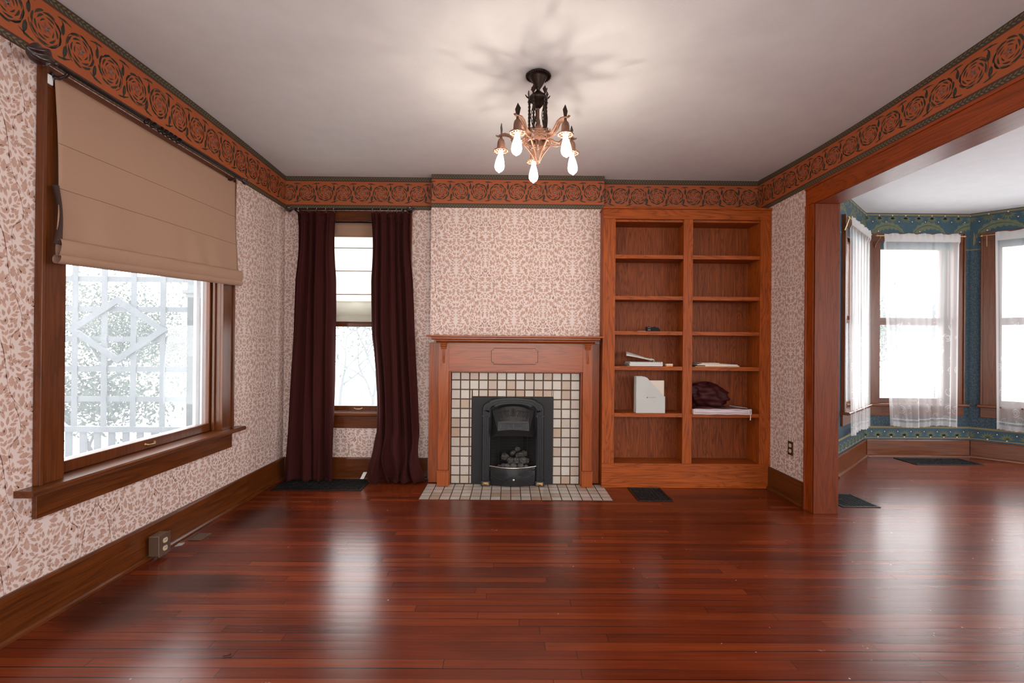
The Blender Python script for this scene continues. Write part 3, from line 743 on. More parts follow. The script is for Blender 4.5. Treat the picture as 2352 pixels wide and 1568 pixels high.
# ------------------------------------------------------------------ cased opening to the dining room
t = bpy.data.objects.new('door_1', None); COL.objects.link(t); t.matrix_world = F_RIGHT.m; t['kind'] = 'structure'
a0 = 4.335-3.59; a1 = 4.335-3.50; b1 = 4.335+.9
m = MB(); m.box(a0, a1+.001, -.022, -.001, .0, 2.292); m.box(a0-.006, a0+.012, -.028, -.001, 0, 2.292); m.build('side_casing', MT['h_z'], parent=t, bev=.002)
m = MB(); m.box(b1, b1+.10, -.022, -.001, .0, 2.292); m.build('side_casing', MT['h_z'], parent=t, bev=.002)
m = MB(); m.box(a0-.006, b1+.1, -.024, -.001, 2.293, 2.420); m.box(a0-.006, b1+.1, -.032, -.001, 2.408, 2.426); m.box(a1, b1, -.027, -.001, 2.285, 2.300); m.build('header_casing', MT['h_x'], parent=t, bev=.002)
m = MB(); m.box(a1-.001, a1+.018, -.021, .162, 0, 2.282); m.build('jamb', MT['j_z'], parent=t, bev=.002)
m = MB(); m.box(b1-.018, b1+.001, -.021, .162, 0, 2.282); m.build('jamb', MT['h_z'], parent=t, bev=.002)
m = MB(); m.box(a1-.001, b1+.001, -.021, .162, 2.2825, 2.3); m.build('head_jamb', MT['h_x'], parent=t, bev=.002)
m = MB(); m.box(a0, a1, .141, .162, 0, 2.292); m.box(a0, b1, .141, .162, 2.3, 2.41); m.build('dining_casing', MT['h_z'], parent=t, bev=.002)
# picture strip at the chimney corner and the recess
# ------------------------------------------------------------------ fireplace mantel
T = Thing('fireplace_mantel', 'oak fireplace mantel with narrow shelf, notched plaque and plain pilasters around white tiles', 'fireplace mantel', base=(.06, 4.17, 0))
P = T.part
m = MB(); m.box(-.694, .798, 3.985, 4.243, 1.284, 1.300); P('mantel_shelf', m, MT['m_x'], bev=.004)
m = MB(); m.prism([(4.02, 1.2835), (4.02, 1.268), (4.035, 1.262), (4.04, 1.262), (4.24, 1.262), (4.24, 1.2835)], -.655, .775, 'x'); m.prism([(4.045, 1.2615), (4.045, 1.252), (4.075, 1.236), (4.24, 1.236), (4.24, 1.2615)], -.62, .735, 'x'); P('shelf_moulding', m, MT['m_x'], bev=.002)
for xa, xb in ((-.601, -.513), (.641, .723)):
    m = MB(); m.box(xa, xb, 4.095, 4.24, .14, 1.235)
    # curved bracket under the shelf
    c = (xa+xb)/2
    for k in range(3): m.prism([(4.0945, 1.235-k*.018), (4.075+k*.004, 1.235-k*.018), (4.072+k*.004, 1.226-k*.018), (4.078+k*.004, 1.219-k*.018), (4.0945, 1.219-k*.018)], c-.030+k*.003, c+.030-k*.003, 'x', smooth=False)
    m.prism([(4.0945, 1.18), (4.082, 1.18), (4.086, 1.12), (4.0945, 1.06)], c-.010, c+.010, 'x')
    p_ = P('pilaster', m, MT['m_z'], bev=.002)
    m = MB(); m.box(xa-.006, xb+.006, 4.083, 4.24, .004, .128); m.box(xa-.009, xb+.009, 4.080, 4.24, .128, .1395); m.build('plinth_block', MT['m_z'], parent=p_, base=T.base, bev=.003)
m = MB(); m.box(-.5125, .6405, 4.098, 4.24, .992, 1.2355); m.box(-.51, .638, 4.096, 4.1, 1.180, 1.1825); P('frieze_board', m, MT['m_x'])
pl = [(-.146, 1.075), (-.128, 1.072), (-.128, 1.057), (.232, 1.057), (.232, 1.072), (.25, 1.075), (.25, 1.172), (.232, 1.175), (.232, 1.190), (-.128, 1.190), (-.128, 1.175), (-.146, 1.172)]
m = MB(); m.prism(pl, 4.084, 4.0975, 'y'); q_ = P('plaque', m, MT['m_x'], bev=.004)
m = MB(); m.tube([(a, 4.095, b) for a, b in pl+[pl[0]]], .0045, 6); m.build('dark_outline', MT['w_x'], parent=q_, base=T.base)  # thin darker tube drawn round the plaque edge
m = MB(); m.box(-.5125, -.5, 4.125, 4.168, .004, .9915); m.box(.628, .6405, 4.125, 4.168, .004, .9915); m.box(-.5, .628, 4.125, 4.168, .980, .9915); P('inner_moulding', m, MT['m_z'], bev=.003)
for xa, xb in ((-.70, -.6015), (.7235, .805)):
    m = MB(); m.box(xa, xb, 4.20, 4.243, .004, 1.235); P('back_panel', m, MT['m_z'], bev=.002)

# tiled surround (part of the chimney) and hearth
def tiles(m, xs, zs, fn, g=.0075, hgt=.006, skip=None):
    for i in range(len(xs)-1):
        for j in range(len(zs)-1):
            a, b, c, d = xs[i]+g/2, xs[i+1]-g/2, zs[j]+g/2, zs[j+1]-g/2
            if skip and skip((a+b)/2, (c+d)/2):
                continue
            e = .003; jx = RND.uniform(-.0006, .0006); h = hgt+RND.uniform(-.0008, .0008)
            vs = [fn(a, c, 0), fn(b, c, 0), fn(b, d, 0), fn(a, d, 0), fn(a+e, c+e, h), fn(b-e, c+e, h), fn(b-e, d-e, h), fn(a+e, d-e, h)]
            m.add(vs, [(4, 5, 6, 7), (0, 1, 5, 4), (1, 2, 6, 5), (2, 3, 7, 6), (3, 0, 4, 7)])
T = Thing('tiled_surround', 'square white glazed tile surround between mantel pilasters and black insert', 'tile surround', base=(.06, 4.2, 0))
m = MB()
for r in subtract(-.4995, .6275, .004, .9795, [(-.315, .392, .0, .765)]): m.box(r[0], r[1], 4.174, 4.243, r[2], r[3])
T.part('grout_bed', m, MT['grout'])
m = MB(); xs = [-.4995+i*(1.127/14) for i in range(15)]; zs = [.004, .078]+[.078+.0833*i for i in range(1, 11)]+[.9795]
tx = [-.4995+i*(1.127/14) for i in range(15)]
def wf(a, z, h): return (a, 4.174-h, z)
def cutt(m):
    for i in range(14):
        for j in range(len(zs)-1):
            a, b, c, d = tx[i], tx[i+1], zs[j], zs[j+1]
            # trim to the insert panel
            if a < .392 and b > -.315 and c < .765:
                parts = []
                if a < -.315-.012: parts.append((a, -.315, c, d))
                if b > .392+.012: parts.append((.392, b, c, d))
                if d > .765+.012: parts.append((max(a, -.315) if a < -.315-.012 else a, min(b, .392) if b > .392+.012 else b, max(c, .765), d))
            else: parts = [(a, b, c, d)]
            for q in parts: tiles(m, [q[0], q[1]], [q[2], q[3]], wf)
cutt(m); T.part('tiles', m, MT['tile'])
T = Thing('tiled_hearth', 'low hearth strip of small cream tiles on the floor before the fireplace', 'hearth', base=(.06, 3.96, 0))
m = MB(); m.box(-.70, .835, 3.745, 4.172, .0005, .002); T.part('grout_bed', m, MT['grout'])
m = MB(); tiles(m, [-.70+i*1.535/19 for i in range(20)], [3.746+i*.0852 for i in range(6)], lambda a, b, h: (a, b, .002+h*.12)); T.part('tiles', m, MT['tile'])

# ------------------------------------------------------------------ gas fire insert
T = Thing('gas_fire_insert', 'black cast iron gas fire with arched hood, coals and nickel rail in the tiled surround', 'gas fireplace', base=(.04, 4.14, .004)); P = T.part
cx = .044
m = MB(); Y0 = 4.158
for r in subtract(-.314, .391, .005, .764, [(-.12, .21, .06, .50)]): m.box(r[0], r[1], Y0, 4.172, r[2], r[3])
P('surround_panel', m, MT['panel'], bev=.001)
def archtop(x, hw=.268, zs_=.735, zt=.772): return zs_+(zt-zs_)*(1-((x-cx)/ .17)**2) if abs(x-cx) < .17 else zs_
# outer moulded frame: outline polygons swept as nested steps
def frame_outline(ins):
    """left side from the bottom, over the arch, down the right"""
    L = []; hw = .268-ins
    L.append((cx-hw, .035)); L.append((cx-hw, .655))
    for k in range(6):   # concave shoulder
        a = pi/2*k/5; L.append((cx-hw+(.048)*(1-cos(a)) , .660+(.062)*sin(a)-ins*.4))
    for k in range(13):
        t_ = k/12; x = cx-(hw-.060)*cos(pi*t_)/1.0
        z = .735-ins+.036*sin(pi*t_); L.append((x, z))
    for k in range(6):
        a = pi/2*(5-k)/5; L.append((cx+hw-(.048)*(1-cos(a)), .660+(.062)*sin(a)-ins*.4))
    L.append((cx+hw, .655)); L.append((cx+hw, .035))
    return L
def ringstep(m, i0, i1, y0, y1):
    A = frame_outline(i0); B = frame_outline(i1); n = len(A)
    vs = [(a[0], y0, a[1]) for a in A]+[(b[0], y1, b[1]) for b in B]; m.add(vs, [(i, i+1, n+i+1, n+i) for i in range(n-1)])
m = MB(); seq = [(0, 4.158), (.001, 4.118), (.008, 4.110), (.018, 4.110), (.020, 4.116), (.026, 4.116), (.028, 4.108), (.034, 4.108), (.036, 4.116), (.042, 4.116), (.044, 4.108), (.050, 4.108), (.052, 4.116), (.058, 4.116), (.060, 4.112), (.070, 4.118), (.070, 4.158)]
for (i0, y0), (i1, y1) in zip(seq, seq[1:]): ringstep(m, i0, i1, y0, y1)
m.box(cx-.268, cx-.198, 4.108, 4.158, .60, .612); m.box(cx+.198, cx+.268, 4.108, 4.158, .60, .612); P('arched_frame', m, MT['iron'])
for s_ in (-1, 1):
    m = MB(); c = cx+s_*.233; m.box(c-.040, c+.040, 4.096, 4.158, .0045, .05); f_ = P('foot_block', m, MT['iron'], bev=.003)
    m = MB(); m.add([(c-.027, 4.0955, .012), (c+.027, 4.0955, .012), (c+.027, 4.0955, .038), (c-.027, 4.0955, .038), (c, 4.089, .025)], [(0, 1, 4), (1, 2, 4), (2, 3, 4), (3, 0, 4)]); m.build('diamond_stud', MT['brassy'], parent=f_, base=T.base)
# hood: faceted canopy
m = MB()
zt, zm, zb = .668, .562, .490
Lx, Rx = cx-.190, cx+.192
def arc(x, z0, r): return z0+r*(1-((x-cx)/.19)**2)
top = [(cx-.185+.37*k/10, 4.135, arc(cx-.185+.37*k/10, .655, .045)) for k in range(11)]
mid = [(cx-.129+.262*k/10, 4.055, .566+.006*(1-((k-5)/5)**2)) for k in range(11)]
bot = [(cx-.131+.266*k/10, 4.035, .492+.010*(1-((k-5)/5)**2)) for k in range(11)]
for A, B in ((top, mid), (mid, bot)):
    n = 11; m.add(A+B, [(i, i+1, n+i+1, n+i) for i in range(10)])
m.add([top[0], (Lx, 4.14, .45), bot[0], mid[0]], [(0, 1, 2, 3)]); m.add([top[-1], (Rx, 4.14, .45), bot[-1], mid[-1]], [(0, 3, 2, 1)])
lo = [(cx-.17+.34*k/10, 4.05, .440+.006*(1-((k-5)/5)**2)) for k in range(11)]
m.add(bot+[(Lx, 4.14, .45)]+lo+[(Rx, 4.14, .45)], [(i, i+1, 12+i+1, 12+i) for i in range(10)]+[(11, 0, 12), (10, 23, 22)])
m.add(lo+[(p[0], 4.15, p[2]) for p in lo], [(i, i+1, 11+i+1, 11+i) for i in range(10)])
# raised borders and relief ornament
def onface(A, B, u, v, h=.003):
    i = min(9, int(u*10)); f = u*10-i
    a = Vector(A[i]).lerp(Vector(A[i+1]), f); b = Vector(B[i]).lerp(Vector(B[i+1]), f); p = a.lerp(b, v)
    nrm = (Vector(A[i+1])-Vector(A[i])).cross(Vector(B[i])-Vector(A[i])).normalized()
    if nrm.y > 0: nrm = -nrm
    return p+nrm*h
def rel(A, B, pts, r): m.tube([onface(A, B, u, v, r*.3) for u, v in pts], r, 6)
rel(top, mid, [(.06, .10), (.94, .10), (.90, .90), (.10, .90), (.06, .10)], .0028)
rel(mid, bot, [(.05, .2), (.95, .2), (.95, .8), (.05, .8), (.05, .2)], .0022)
for k in range(7):
    a = pi*(k+.5)/7; rel(top, mid, [(.5, .72), (.5+.05*cos(a), .72-.30*sin(a)), (.5+.09*cos(a), .72-.5*sin(a))], .0035)
for s_ in (-1, 1):
    for k in range(6):
        u_ = .5+s_*(.12+.055*k); rel(top, mid, [(u_, .72), (u_+s_*.03, .5), (u_+s_*.01, .3), (u_-s_*.015, .38)], .0032)
    for k in range(7):
        u_ = .5+s_*(.03+.055*k); rel(mid, bot, [(u_, .72), (u_+s_*.025, .5), (u_, .35)], .0024)
P('hood', m, MT['iron'])
# fire box
m = MB(); m.box(cx-.198, cx+.198, 4.235, 4.242, .06, .70); m.box(cx-.20, cx-.196, 4.16, 4.235, .06, .6); m.box(cx+.196, cx+.20, 4.16, 4.235, .06, .6); m.box(cx-.2, cx+.2, 4.10, 4.235, .140, .150)
m.add([(cx-.19, 4.125, .15), (cx-.10, 4.225, .15), (cx-.10, 4.225, .5), (cx-.19, 4.125, .5)], [(0, 1, 2, 3)]); m.add([(cx+.19, 4.125, .15), (cx+.10, 4.225, .15), (cx+.10, 4.225, .5), (cx+.19, 4.125, .5)], [(0, 1, 2, 3)])
P('firebox', m, MT['soot'])
# wire guard
m = MB()
for k in range(11):
    z = .178+k*.0255; pts = [(cx-.195+.39*i/12, 4.118-.030*sin(pi*i/12), z) for i in range(13)]; m.tube(pts, .0013, 5)
for i in (0, 2.2, 9.8, 12):
    m.tube([(cx-.195+.39*i/12, 4.118-.030*sin(pi*i/12), .178), (cx-.195+.39*i/12, 4.118-.030*sin(pi*i/12), .44)], .0016, 5)
for xx in (-.06, .05): m.tube([(cx+xx+.02, 4.07, .45), (cx+xx, 4.085, .40), (cx+xx-.008, 4.088, .33), (cx+xx-.002, 4.088, .25), (cx+xx+.01, 4.088, .20)], .0014, 5)
P('wire_guard', m, MT['rod'])
m = MB(); pts = [(cx-.20+.40*i/14, 4.105-.040*sin(pi*i/14), .178-.010*sin(pi*i/14)) for i in range(15)]; m.tube(pts, .0052, 8); P('front_rail', m, MT['nickel'])
# ash pan front, bowed with sunray relief
m = MB()
def bow(u, v): x = cx-.192+.384*u; return (x, 4.112-.036*sin(pi*u)-.006*sin(pi*v), .012+.158*v-(.010*sin(pi*u)*(1 if v > .5 else 0)))
m.grid(bow, 20, 6)
m.add([bow(i/20, 1) for i in range(21)]+[(cx-.192+.384*i/20, 4.15, .17) for i in range(21)], [(i, i+1, 22+i, 21+i) for i in range(20)])
def bp_(x, z, h=.004):
    u = (x-cx+.192)/.384; v = (z-.012)/.158; p = bow(u, v); return (p[0], p[1]-h, z)
for k in range(9):
    for s_ in (-1, 1):
        a = radians(12+k*8.5)
        m.tube([bp_(cx+s_*(.035+.04*cos(a)), .072+.020+.02*sin(a)*.6), bp_(cx+s_*min(.178, .035+(.17)*cos(a)), min(.158, .085+.12*sin(a)))], .0022, 5)
m.tube([bp_(cx-.185, .100), bp_(cx-.12, .070), bp_(cx-.06, .058), bp_(cx-.035, .075), bp_(cx, .092), bp_(cx+.035, .075), bp_(cx+.06, .058), bp_(cx+.12, .070), bp_(cx+.185, .100)], .0032, 6)
P('ash_pan_front', m, MT['iron'])
m = MB(); m.ball((cx+.008, 4.062, .070), .013); P('control_knob', m, MT['nickel'])
# coals: each one a lump
R = random.Random(5)
for (x, z, y, r) in ((-.085, .175, 4.09, .022), (-.045, .178, 4.085, .026), (.005, .178, 4.08, .032), (.065, .178, 4.085, .030), (.115, .172, 4.09, .020), (-.12, .170, 4.10, .018), (-.02, .220, 4.10, .030), (.035, .222, 4.10, .028), (.085, .225, 4.10, .032), (.12, .215, 4.115, .026), (-.07, .250, 4.13, .034), (.045, .262, 4.13, .024), (.075, .268, 4.125, .024), (.0, .275, 4.15, .026), (.04, .305, 4.17, .024), (.10, .27, 4.16, .028)):
    m = MB(); m.ball((cx+x, y+.02, z), r, seg=8, sc=(1.05, .9, .95), jit=.24, rnd=R); P('coal', m, MT['coal'])

# ------------------------------------------------------------------ built-in bookshelf
T = Thing('built_in_bookshelf', 'tall built-in oak bookshelf with two open bays right of the fireplace', 'bookshelf', base=(1.53, 4.2, 0)); P = T.part
yf = 4.10
m = MB(); m.box(.810, .916, yf, yf+.022, .209, 2.319); P('stile', m, MT['o_z'], bev=.0015)
m = MB(); m.box(1.506, 1.587, yf, yf+.022, .209, 2.319); P('stile', m, MT['o_z'], bev=.0015)
m = MB(); m.box(2.172, 2.2685, yf, yf+.022, .209, 2.319); P('stile', m, MT['o_z'], bev=.0015)
m = MB(); m.box(.810, 2.2685, yf, yf+.022, 2.3195, 2.404); P('top_rail', m, MT['o_x'], bev=.0015)
m = MB(); m.box(.804, 2.2685, yf-.012, 4.333, 2.4045, 2.422); P('top_board', m, MT['o_x'], bev=.003)
m = MB(); m.box(.810, 2.2685, yf, yf+.022, .010, .2085); m.prism([(yf-.0005, .001), (yf-.010, .001), (yf-.010, .012), (yf-.0005, .020)], .810, 2.2685, 'x'); P('plinth', m, MT['o_x'], bev=.0015)
m = MB(); m.box(.8105, .828, yf+.0225, 4.242, .001, 2.404); P('side_panel', m, MT['o_z'])
m = MB(); m.box(.895, .912, yf+.0225, 4.333, .21, 2.318); m.box(.846, .912, 4.247, 4.333, .001, 2.403); P('side_panel', m, MT['o_z'])
m = MB(); m.box(1.538, 1.556, yf+.0225, 4.322, .21, 2.318); P('divider', m, MT['o_z'])
m = MB(); m.box(2.176, 2.194, yf+.0225, 4.322, .21, 2.318); P('side_panel', m, MT['o_z'])
for a, b in ((.9125, 1.5375), (1.5565, 2.1755)):
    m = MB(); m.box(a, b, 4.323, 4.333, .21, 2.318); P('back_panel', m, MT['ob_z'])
    m = MB(); m.box(a, b, yf+.0225, 4.322, 2.3, 2.318); P('top_panel', m, MT['o_x'])
SHZ = [2.010, 1.654, 1.350, 1.046, .641, .209]
for zt in SHZ:
    for a, b, a2, b2 in ((.9165, 1.5055, .9125, 1.5375), (1.5875, 2.1715, 1.5565, 2.1755)):
        y0_ = yf+.006 if zt > .3 else yf+.0222
        m = MB(); m.prism([(a, y0_), (b, y0_), (b, yf+.0226), (b2, yf+.0226), (b2, 4.3225), (a2, 4.3225), (a2, yf+.0226), (a, yf+.0226)], zt-.032, zt, 'z'); P('shelf', m, MT['o_x'], bev=.0015)

# ------------------------------------------------------------------ roman shade on the left window
def roman(name, label, frame, y0, y1, ztop, zbot0, zbot1, fab, yoff, seams, stack, bulge=.03, side=None, flare=.02, seam_mat='seam', seam_h=.004):
    """y0..y1 along the wall, hem heights at both ends, stack = height of the folded bottom"""
    T = Thing(name, label, 'window shade', frame=frame, base=(y0, yoff, zbot0))
    def zt(u, v):
        zb = zbot0+(zbot1-zbot0)*u+stack
        return zb+(ztop-zb)*v
    def f(u, v):
        fl = flare*(max(0, 1-v*2.2)**2)
        bow_ = .010*sin(pi*v)
        a = y0+bow_-fl*.4; b = y1-bow_*.5+fl
        ripple = .007*sin(u*30+1.5*sin(u*9)+v*6)*max(0, 1-v*2.4)
        return (a+(b-a)*u, yoff-.006-bulge*(1-v)**2*(.6+.4*sin(pi*u))-ripple-.012*sin(pi*v)*.5, zt(u, v))
    m = MB(); m.grid(f, 60, 40); T.part('fabric_panel', m, MT[fab], solid=.003)
    for s_ in seams:
        m = MB(); pts = []
        for i in range(25):
            u = i/24; p = f(u, 0); zz = s_+(zbot0-zbot1)*-.5*(u-.5)
            v = (zz-zt(u, 0))/(ztop-zt(u, 0)); p = f(u, v); pts.append((p[0], p[1]-.003, p[2]))
        m.tube(pts, seam_h*.5, 6, flat=.5); T.part('seam', m, MT[seam_mat])
    # folded stack at the bottom: two loops of cloth
    def loop(hz0, hz1, yo, th, nm):
        m = MB()
        def g(u, v):
            a = y0-.018+.004*sin(v*6); b = y1+flare*.6
            zb = zbot0+(zbot1-zbot0)*u; ang = 2*pi*v; hz = (hz1-hz0)/2
            return (a+(b-a)*u, yoff-yo-th*cos(ang)-.003*sin(u*20), zb+hz0+hz+hz*sin(ang)*1.0)
        m.grid(g, 50, 16); return T.part(nm, m, MT[fab])
    loop(stack*.28, stack*1.05, .030+bulge*.55, .014, 'fold'); loop(-.005, stack*.40, .026+bulge*.45, .020, 'fold')
    if side:
        m = MB()
        m.grid(lambda u, v: (y0-.022+.030*sin(v*pi*.9)*(1-u)+.030*u, yoff-.01-.02*sin(pi*u)-bulge*.6*(1-v), zbot0+stack*.8+v*.26), 6, 12); T.part('side_fold', m, MT['shdk'], solid=.004, label='dark cloth folded out at the near edge')
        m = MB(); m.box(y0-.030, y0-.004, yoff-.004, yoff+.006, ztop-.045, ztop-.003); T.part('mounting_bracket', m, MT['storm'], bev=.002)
    return T
roman('roman_shade', 'wide beige roman shade half lowered over the large left window', F_LEFT, lw(2.100), lw(3.480), 2.385, 1.565, 1.640, 'shade', -.030, [2.115, 1.915], .10, .032, side=True)
roman('roman_shade', 'sheer pale roman shade backlit in the narrow window between velvet curtains', F_BACK, -1.778, -1.012, 2.318, 1.425, 1.425, 'shade2', .018, [2.090, 1.880, 1.668], .17, .006, flare=.0, seam_mat='w_x', seam_h=.014)

SH = bpy.data.objects['roman_shade.001']
m = MB(); m.grid(lambda u, v: (-1.777+.764*u, .006-.003*sin(pi*v), 2.190+.130*v), 20, 4)
m.v = [(x+1.778, y-.018, z-1.425) for x, y, z in m.v]; m.build('unlit_top_band', MT['shade'], parent=SH, solid=.002)  # beige band added where the shade's top has no light behind it

# ------------------------------------------------------------------ curtain rods
def finial(m, c, d, sc=1.0, twist=True):
    """carved twisted drop along direction d (unit, along the rod)"""
    d = Vector(d); rot = Vector((0, 0, 1)).rotation_difference(d).to_matrix().to_4x4()
    prof = [(.004, 0), (.012, .002), (.014, .010), (.010, .016), (.018, .030), (.030, .050), (.036, .070), (.034, .088), (.026, .104), (.014, .118), (.005, .126), (0, .127)]
    P0 = prof; prof = []
    for (ra, za), (rb, zb_) in zip(P0, P0[1:]): prof += [(ra+(rb-ra)*t_/3, za+(zb_-za)*t_/3) for t_ in range(3)]
    prof.append(P0[-1])
    seg = 40; vs = []
    for k in range(seg):
        for r, z in prof:
            a = 2*pi*k/seg; rr = r*(1+(.20*cos(5*a+z*75) if z > .02 else 0)); p = rot @ Vector((rr*cos(a)*sc, rr*sin(a)*sc, z*sc)); vs.append((p[0]+c[0], p[1]+c[1], p[2]+c[2]))
    n = len(prof); m.add(vs, [(k*n+i, ((k+1) % seg)*n+i, ((k+1) % seg)*n+i+1, k*n+i+1) for k in range(seg) for i in range(n-1)], 0, True)
T = Thing('curtain_rod', 'long dark curtain rod with carved twisted finials above the beige shade', 'curtain rod', frame=F_LEFT, base=(lw(2.75), -.095, 2.40))
m = MB(); ya, yb = lw(2.045), lw(3.455); m.tube([(ya, -.095, 2.405), (yb, -.095, 2.405)], .0085, 12); T.part('pole', m, MT['rod'])
m = MB(); finial(m, (ya, -.095, 2.405), (-1, 0, 0), 1.0); T.part('finial', m, MT['mahog'])
m = MB(); finial(m, (yb, -.095, 2.405), (1, 0, 0), .62); T.part('finial', m, MT['mahog'])
for yy, s_ in ((lw(2.10), 1), (lw(3.39), 1)):
    m = MB(); m.tube([(yy, -.026, 2.385), (yy, -.055, 2.375), (yy, -.085, 2.385), (yy, -.095, 2.396)], .008, 8); m.ball((yy, -.030, 2.382), .018, sc=(.7, .5, 1.3)); T.part('bracket', m, MT['mahog'])
for k, yy in enumerate((2.555, 2.60, 2.655, 2.69, 2.725, 2.76, 2.80)):
    m = MB(); a = .016; R_ = Matrix.Rotation(radians(12+k*7), 4, 'Z')
    ring = [Vector((lw(yy)+.006*sin(2*pi*i/14), -.095+a*cos(2*pi*i/14), 2.402+a*sin(2*pi*i/14))) for i in range(15)]
    m.tube(ring, .0035, 6); T.part('ring', m, MT['rod'])
T = Thing('curtain_rod', 'dark curtain rod with carved finials and small rings over the maroon curtains', 'curtain rod', frame=F_BACK, base=(-1.42, -.115, 2.40))
m = MB(); m.tube([(-1.90, -.134, 2.402), (-.925, -.134, 2.408)], .0085, 12); T.part('pole', m, MT['rod'])
m = MB(); finial(m, (-1.895, -.134, 2.402), (-1, 0, 0), .72); T.part('finial', m, MT['mahog'])
m = MB(); finial(m, (-.93, -.134, 2.408), (1, 0, 0), .72); T.part('finial', m, MT['mahog'])
for xx in (-1.89, -.94):
    m = MB(); m.tube([(xx, -.002, 2.39), (xx, -.06, 2.385), (xx, -.134, 2.394)], .008, 8); T.part('bracket', m, MT['rod'])
for xx in (-1.86, -1.78, -1.70, -1.62, -1.55, -1.21, -1.14, -1.07, -1.00, -.95):
    m = MB(); m.tube([(xx+.004*sin(2*pi*i/12), -.134+.014*cos(2*pi*i/12), 2.402+.014*sin(2*pi*i/12)) for i in range(13)], .0018, 6)
    m.tube([(xx, -.134, 2.388), (xx+.004, -.135, 2.376)], .0012, 5); T.part('ring', m, MT['nickel'])

# ------------------------------------------------------------------ velvet curtains
def velvet(label, x0t, x1t, x0b, x1b, seed, nf, pool=0, xm=None):
    R = random.Random(seed); ph = [R.uniform(0, 6.28) for _ in range(6)]
    yo = -.134
    def f(u, v):        # v 0 top .. 1 floor
        a = x0t+(x0b-x0t)*v**1.2; b = x1t+(x1b-x1t)*v**1.4
        pinch = max(0, 1-v/.09)
        neck = .022*sin(pi*min(1, v/.12))*(1 if v < .12 else 0)+ (.0)
        a += .014*sin(pi*min(1, v*4))*1; b -= .012*sin(pi*min(1, v*4))
        if xm: b += xm*sin(pi*min(1, v*1.6))*-1*.0; a += xm*sin(pi*max(0, (v-.45)/.55))*(1-u)
        w_ = u+.030*sin(2*pi*nf*u*1.0+ph[0]+v*1.3)*.6+.045*sin(2*pi*(nf*.31)*u+ph[1]-v*1.6)*sin(pi*u)
        x = a+(b-a)*max(-.02, min(1.02, w_))
        amp = (.024+.014*v)*(.65+.6*sin(2*pi*.9*u+ph[5]+v)**2); k = nf*(1-.12*v)
        y = yo+amp*sin(2*pi*k*u+ph[2]+.9*sin(v*2.2+ph[3]))*(1-.2*pinch)+.009*sin(2*pi*k*2.3*u+ph[4]+v*3)+.004*sin(v*17+u*9)
        z = 2.386-.012*(sin(2*pi*nf*u+ph[2])**2)*pinch-v*2.375
        if pool and v > .82:
            q = (v-.82)/.18; y -= .075*sin(pi*q*.85)*(1+.4*sin(u*12+1)); x += (.030*sin(u*9+q*5)+.02*sin(u*23-q*4))*q; z += .06*abs(sin(u*7+2))*q*(1-q)*2+.012*sin(u*31+q*9)*q
        return (x, min(y, -.090), max(z, .009+.012*abs(sin(u*21))))
    T = Thing('velvet_curtain', label, 'curtain', frame=F_BACK, base=((x0t+x1t)/2, yo, .01), group='maroon velvet curtains')
    m = MB(); m.grid(f, 110, 90); T.part('cloth', m, MT['velvet'], solid=.003)
    m = MB()
    m.grid(lambda u, v: (f(u, .012+v*.030)[0], f(u, .012+v*.030)[1]-.0035, f(u, .012+v*.030)[2]), 110, 3); T.part('header_tape', m, MT['velvet'], solid=.001)
    return T
velvet('maroon velvet curtain hanging left of the narrow window, over the floor grille', -1.872, -1.548, -1.985, -1.535, 2, 4.2)
velvet('maroon velvet curtain hanging right of the narrow window, pooling by the mantel', -1.226, -.872, -1.195, -.760, 9, 5.5, pool=1, xm=.045)
m = MB(); m.box(-1.252, -1.222, -.206, -.204, .05, .11); m.v = [(x+ (z-.1)*.5, y, z) for x, y, z in m.v]
tag(m.build('sewn_label', MT['white'], frame=F_BACK, base=(-1.237, -.205, .05)), 'small white tag at the foot of the right velvet curtain', 'tag')

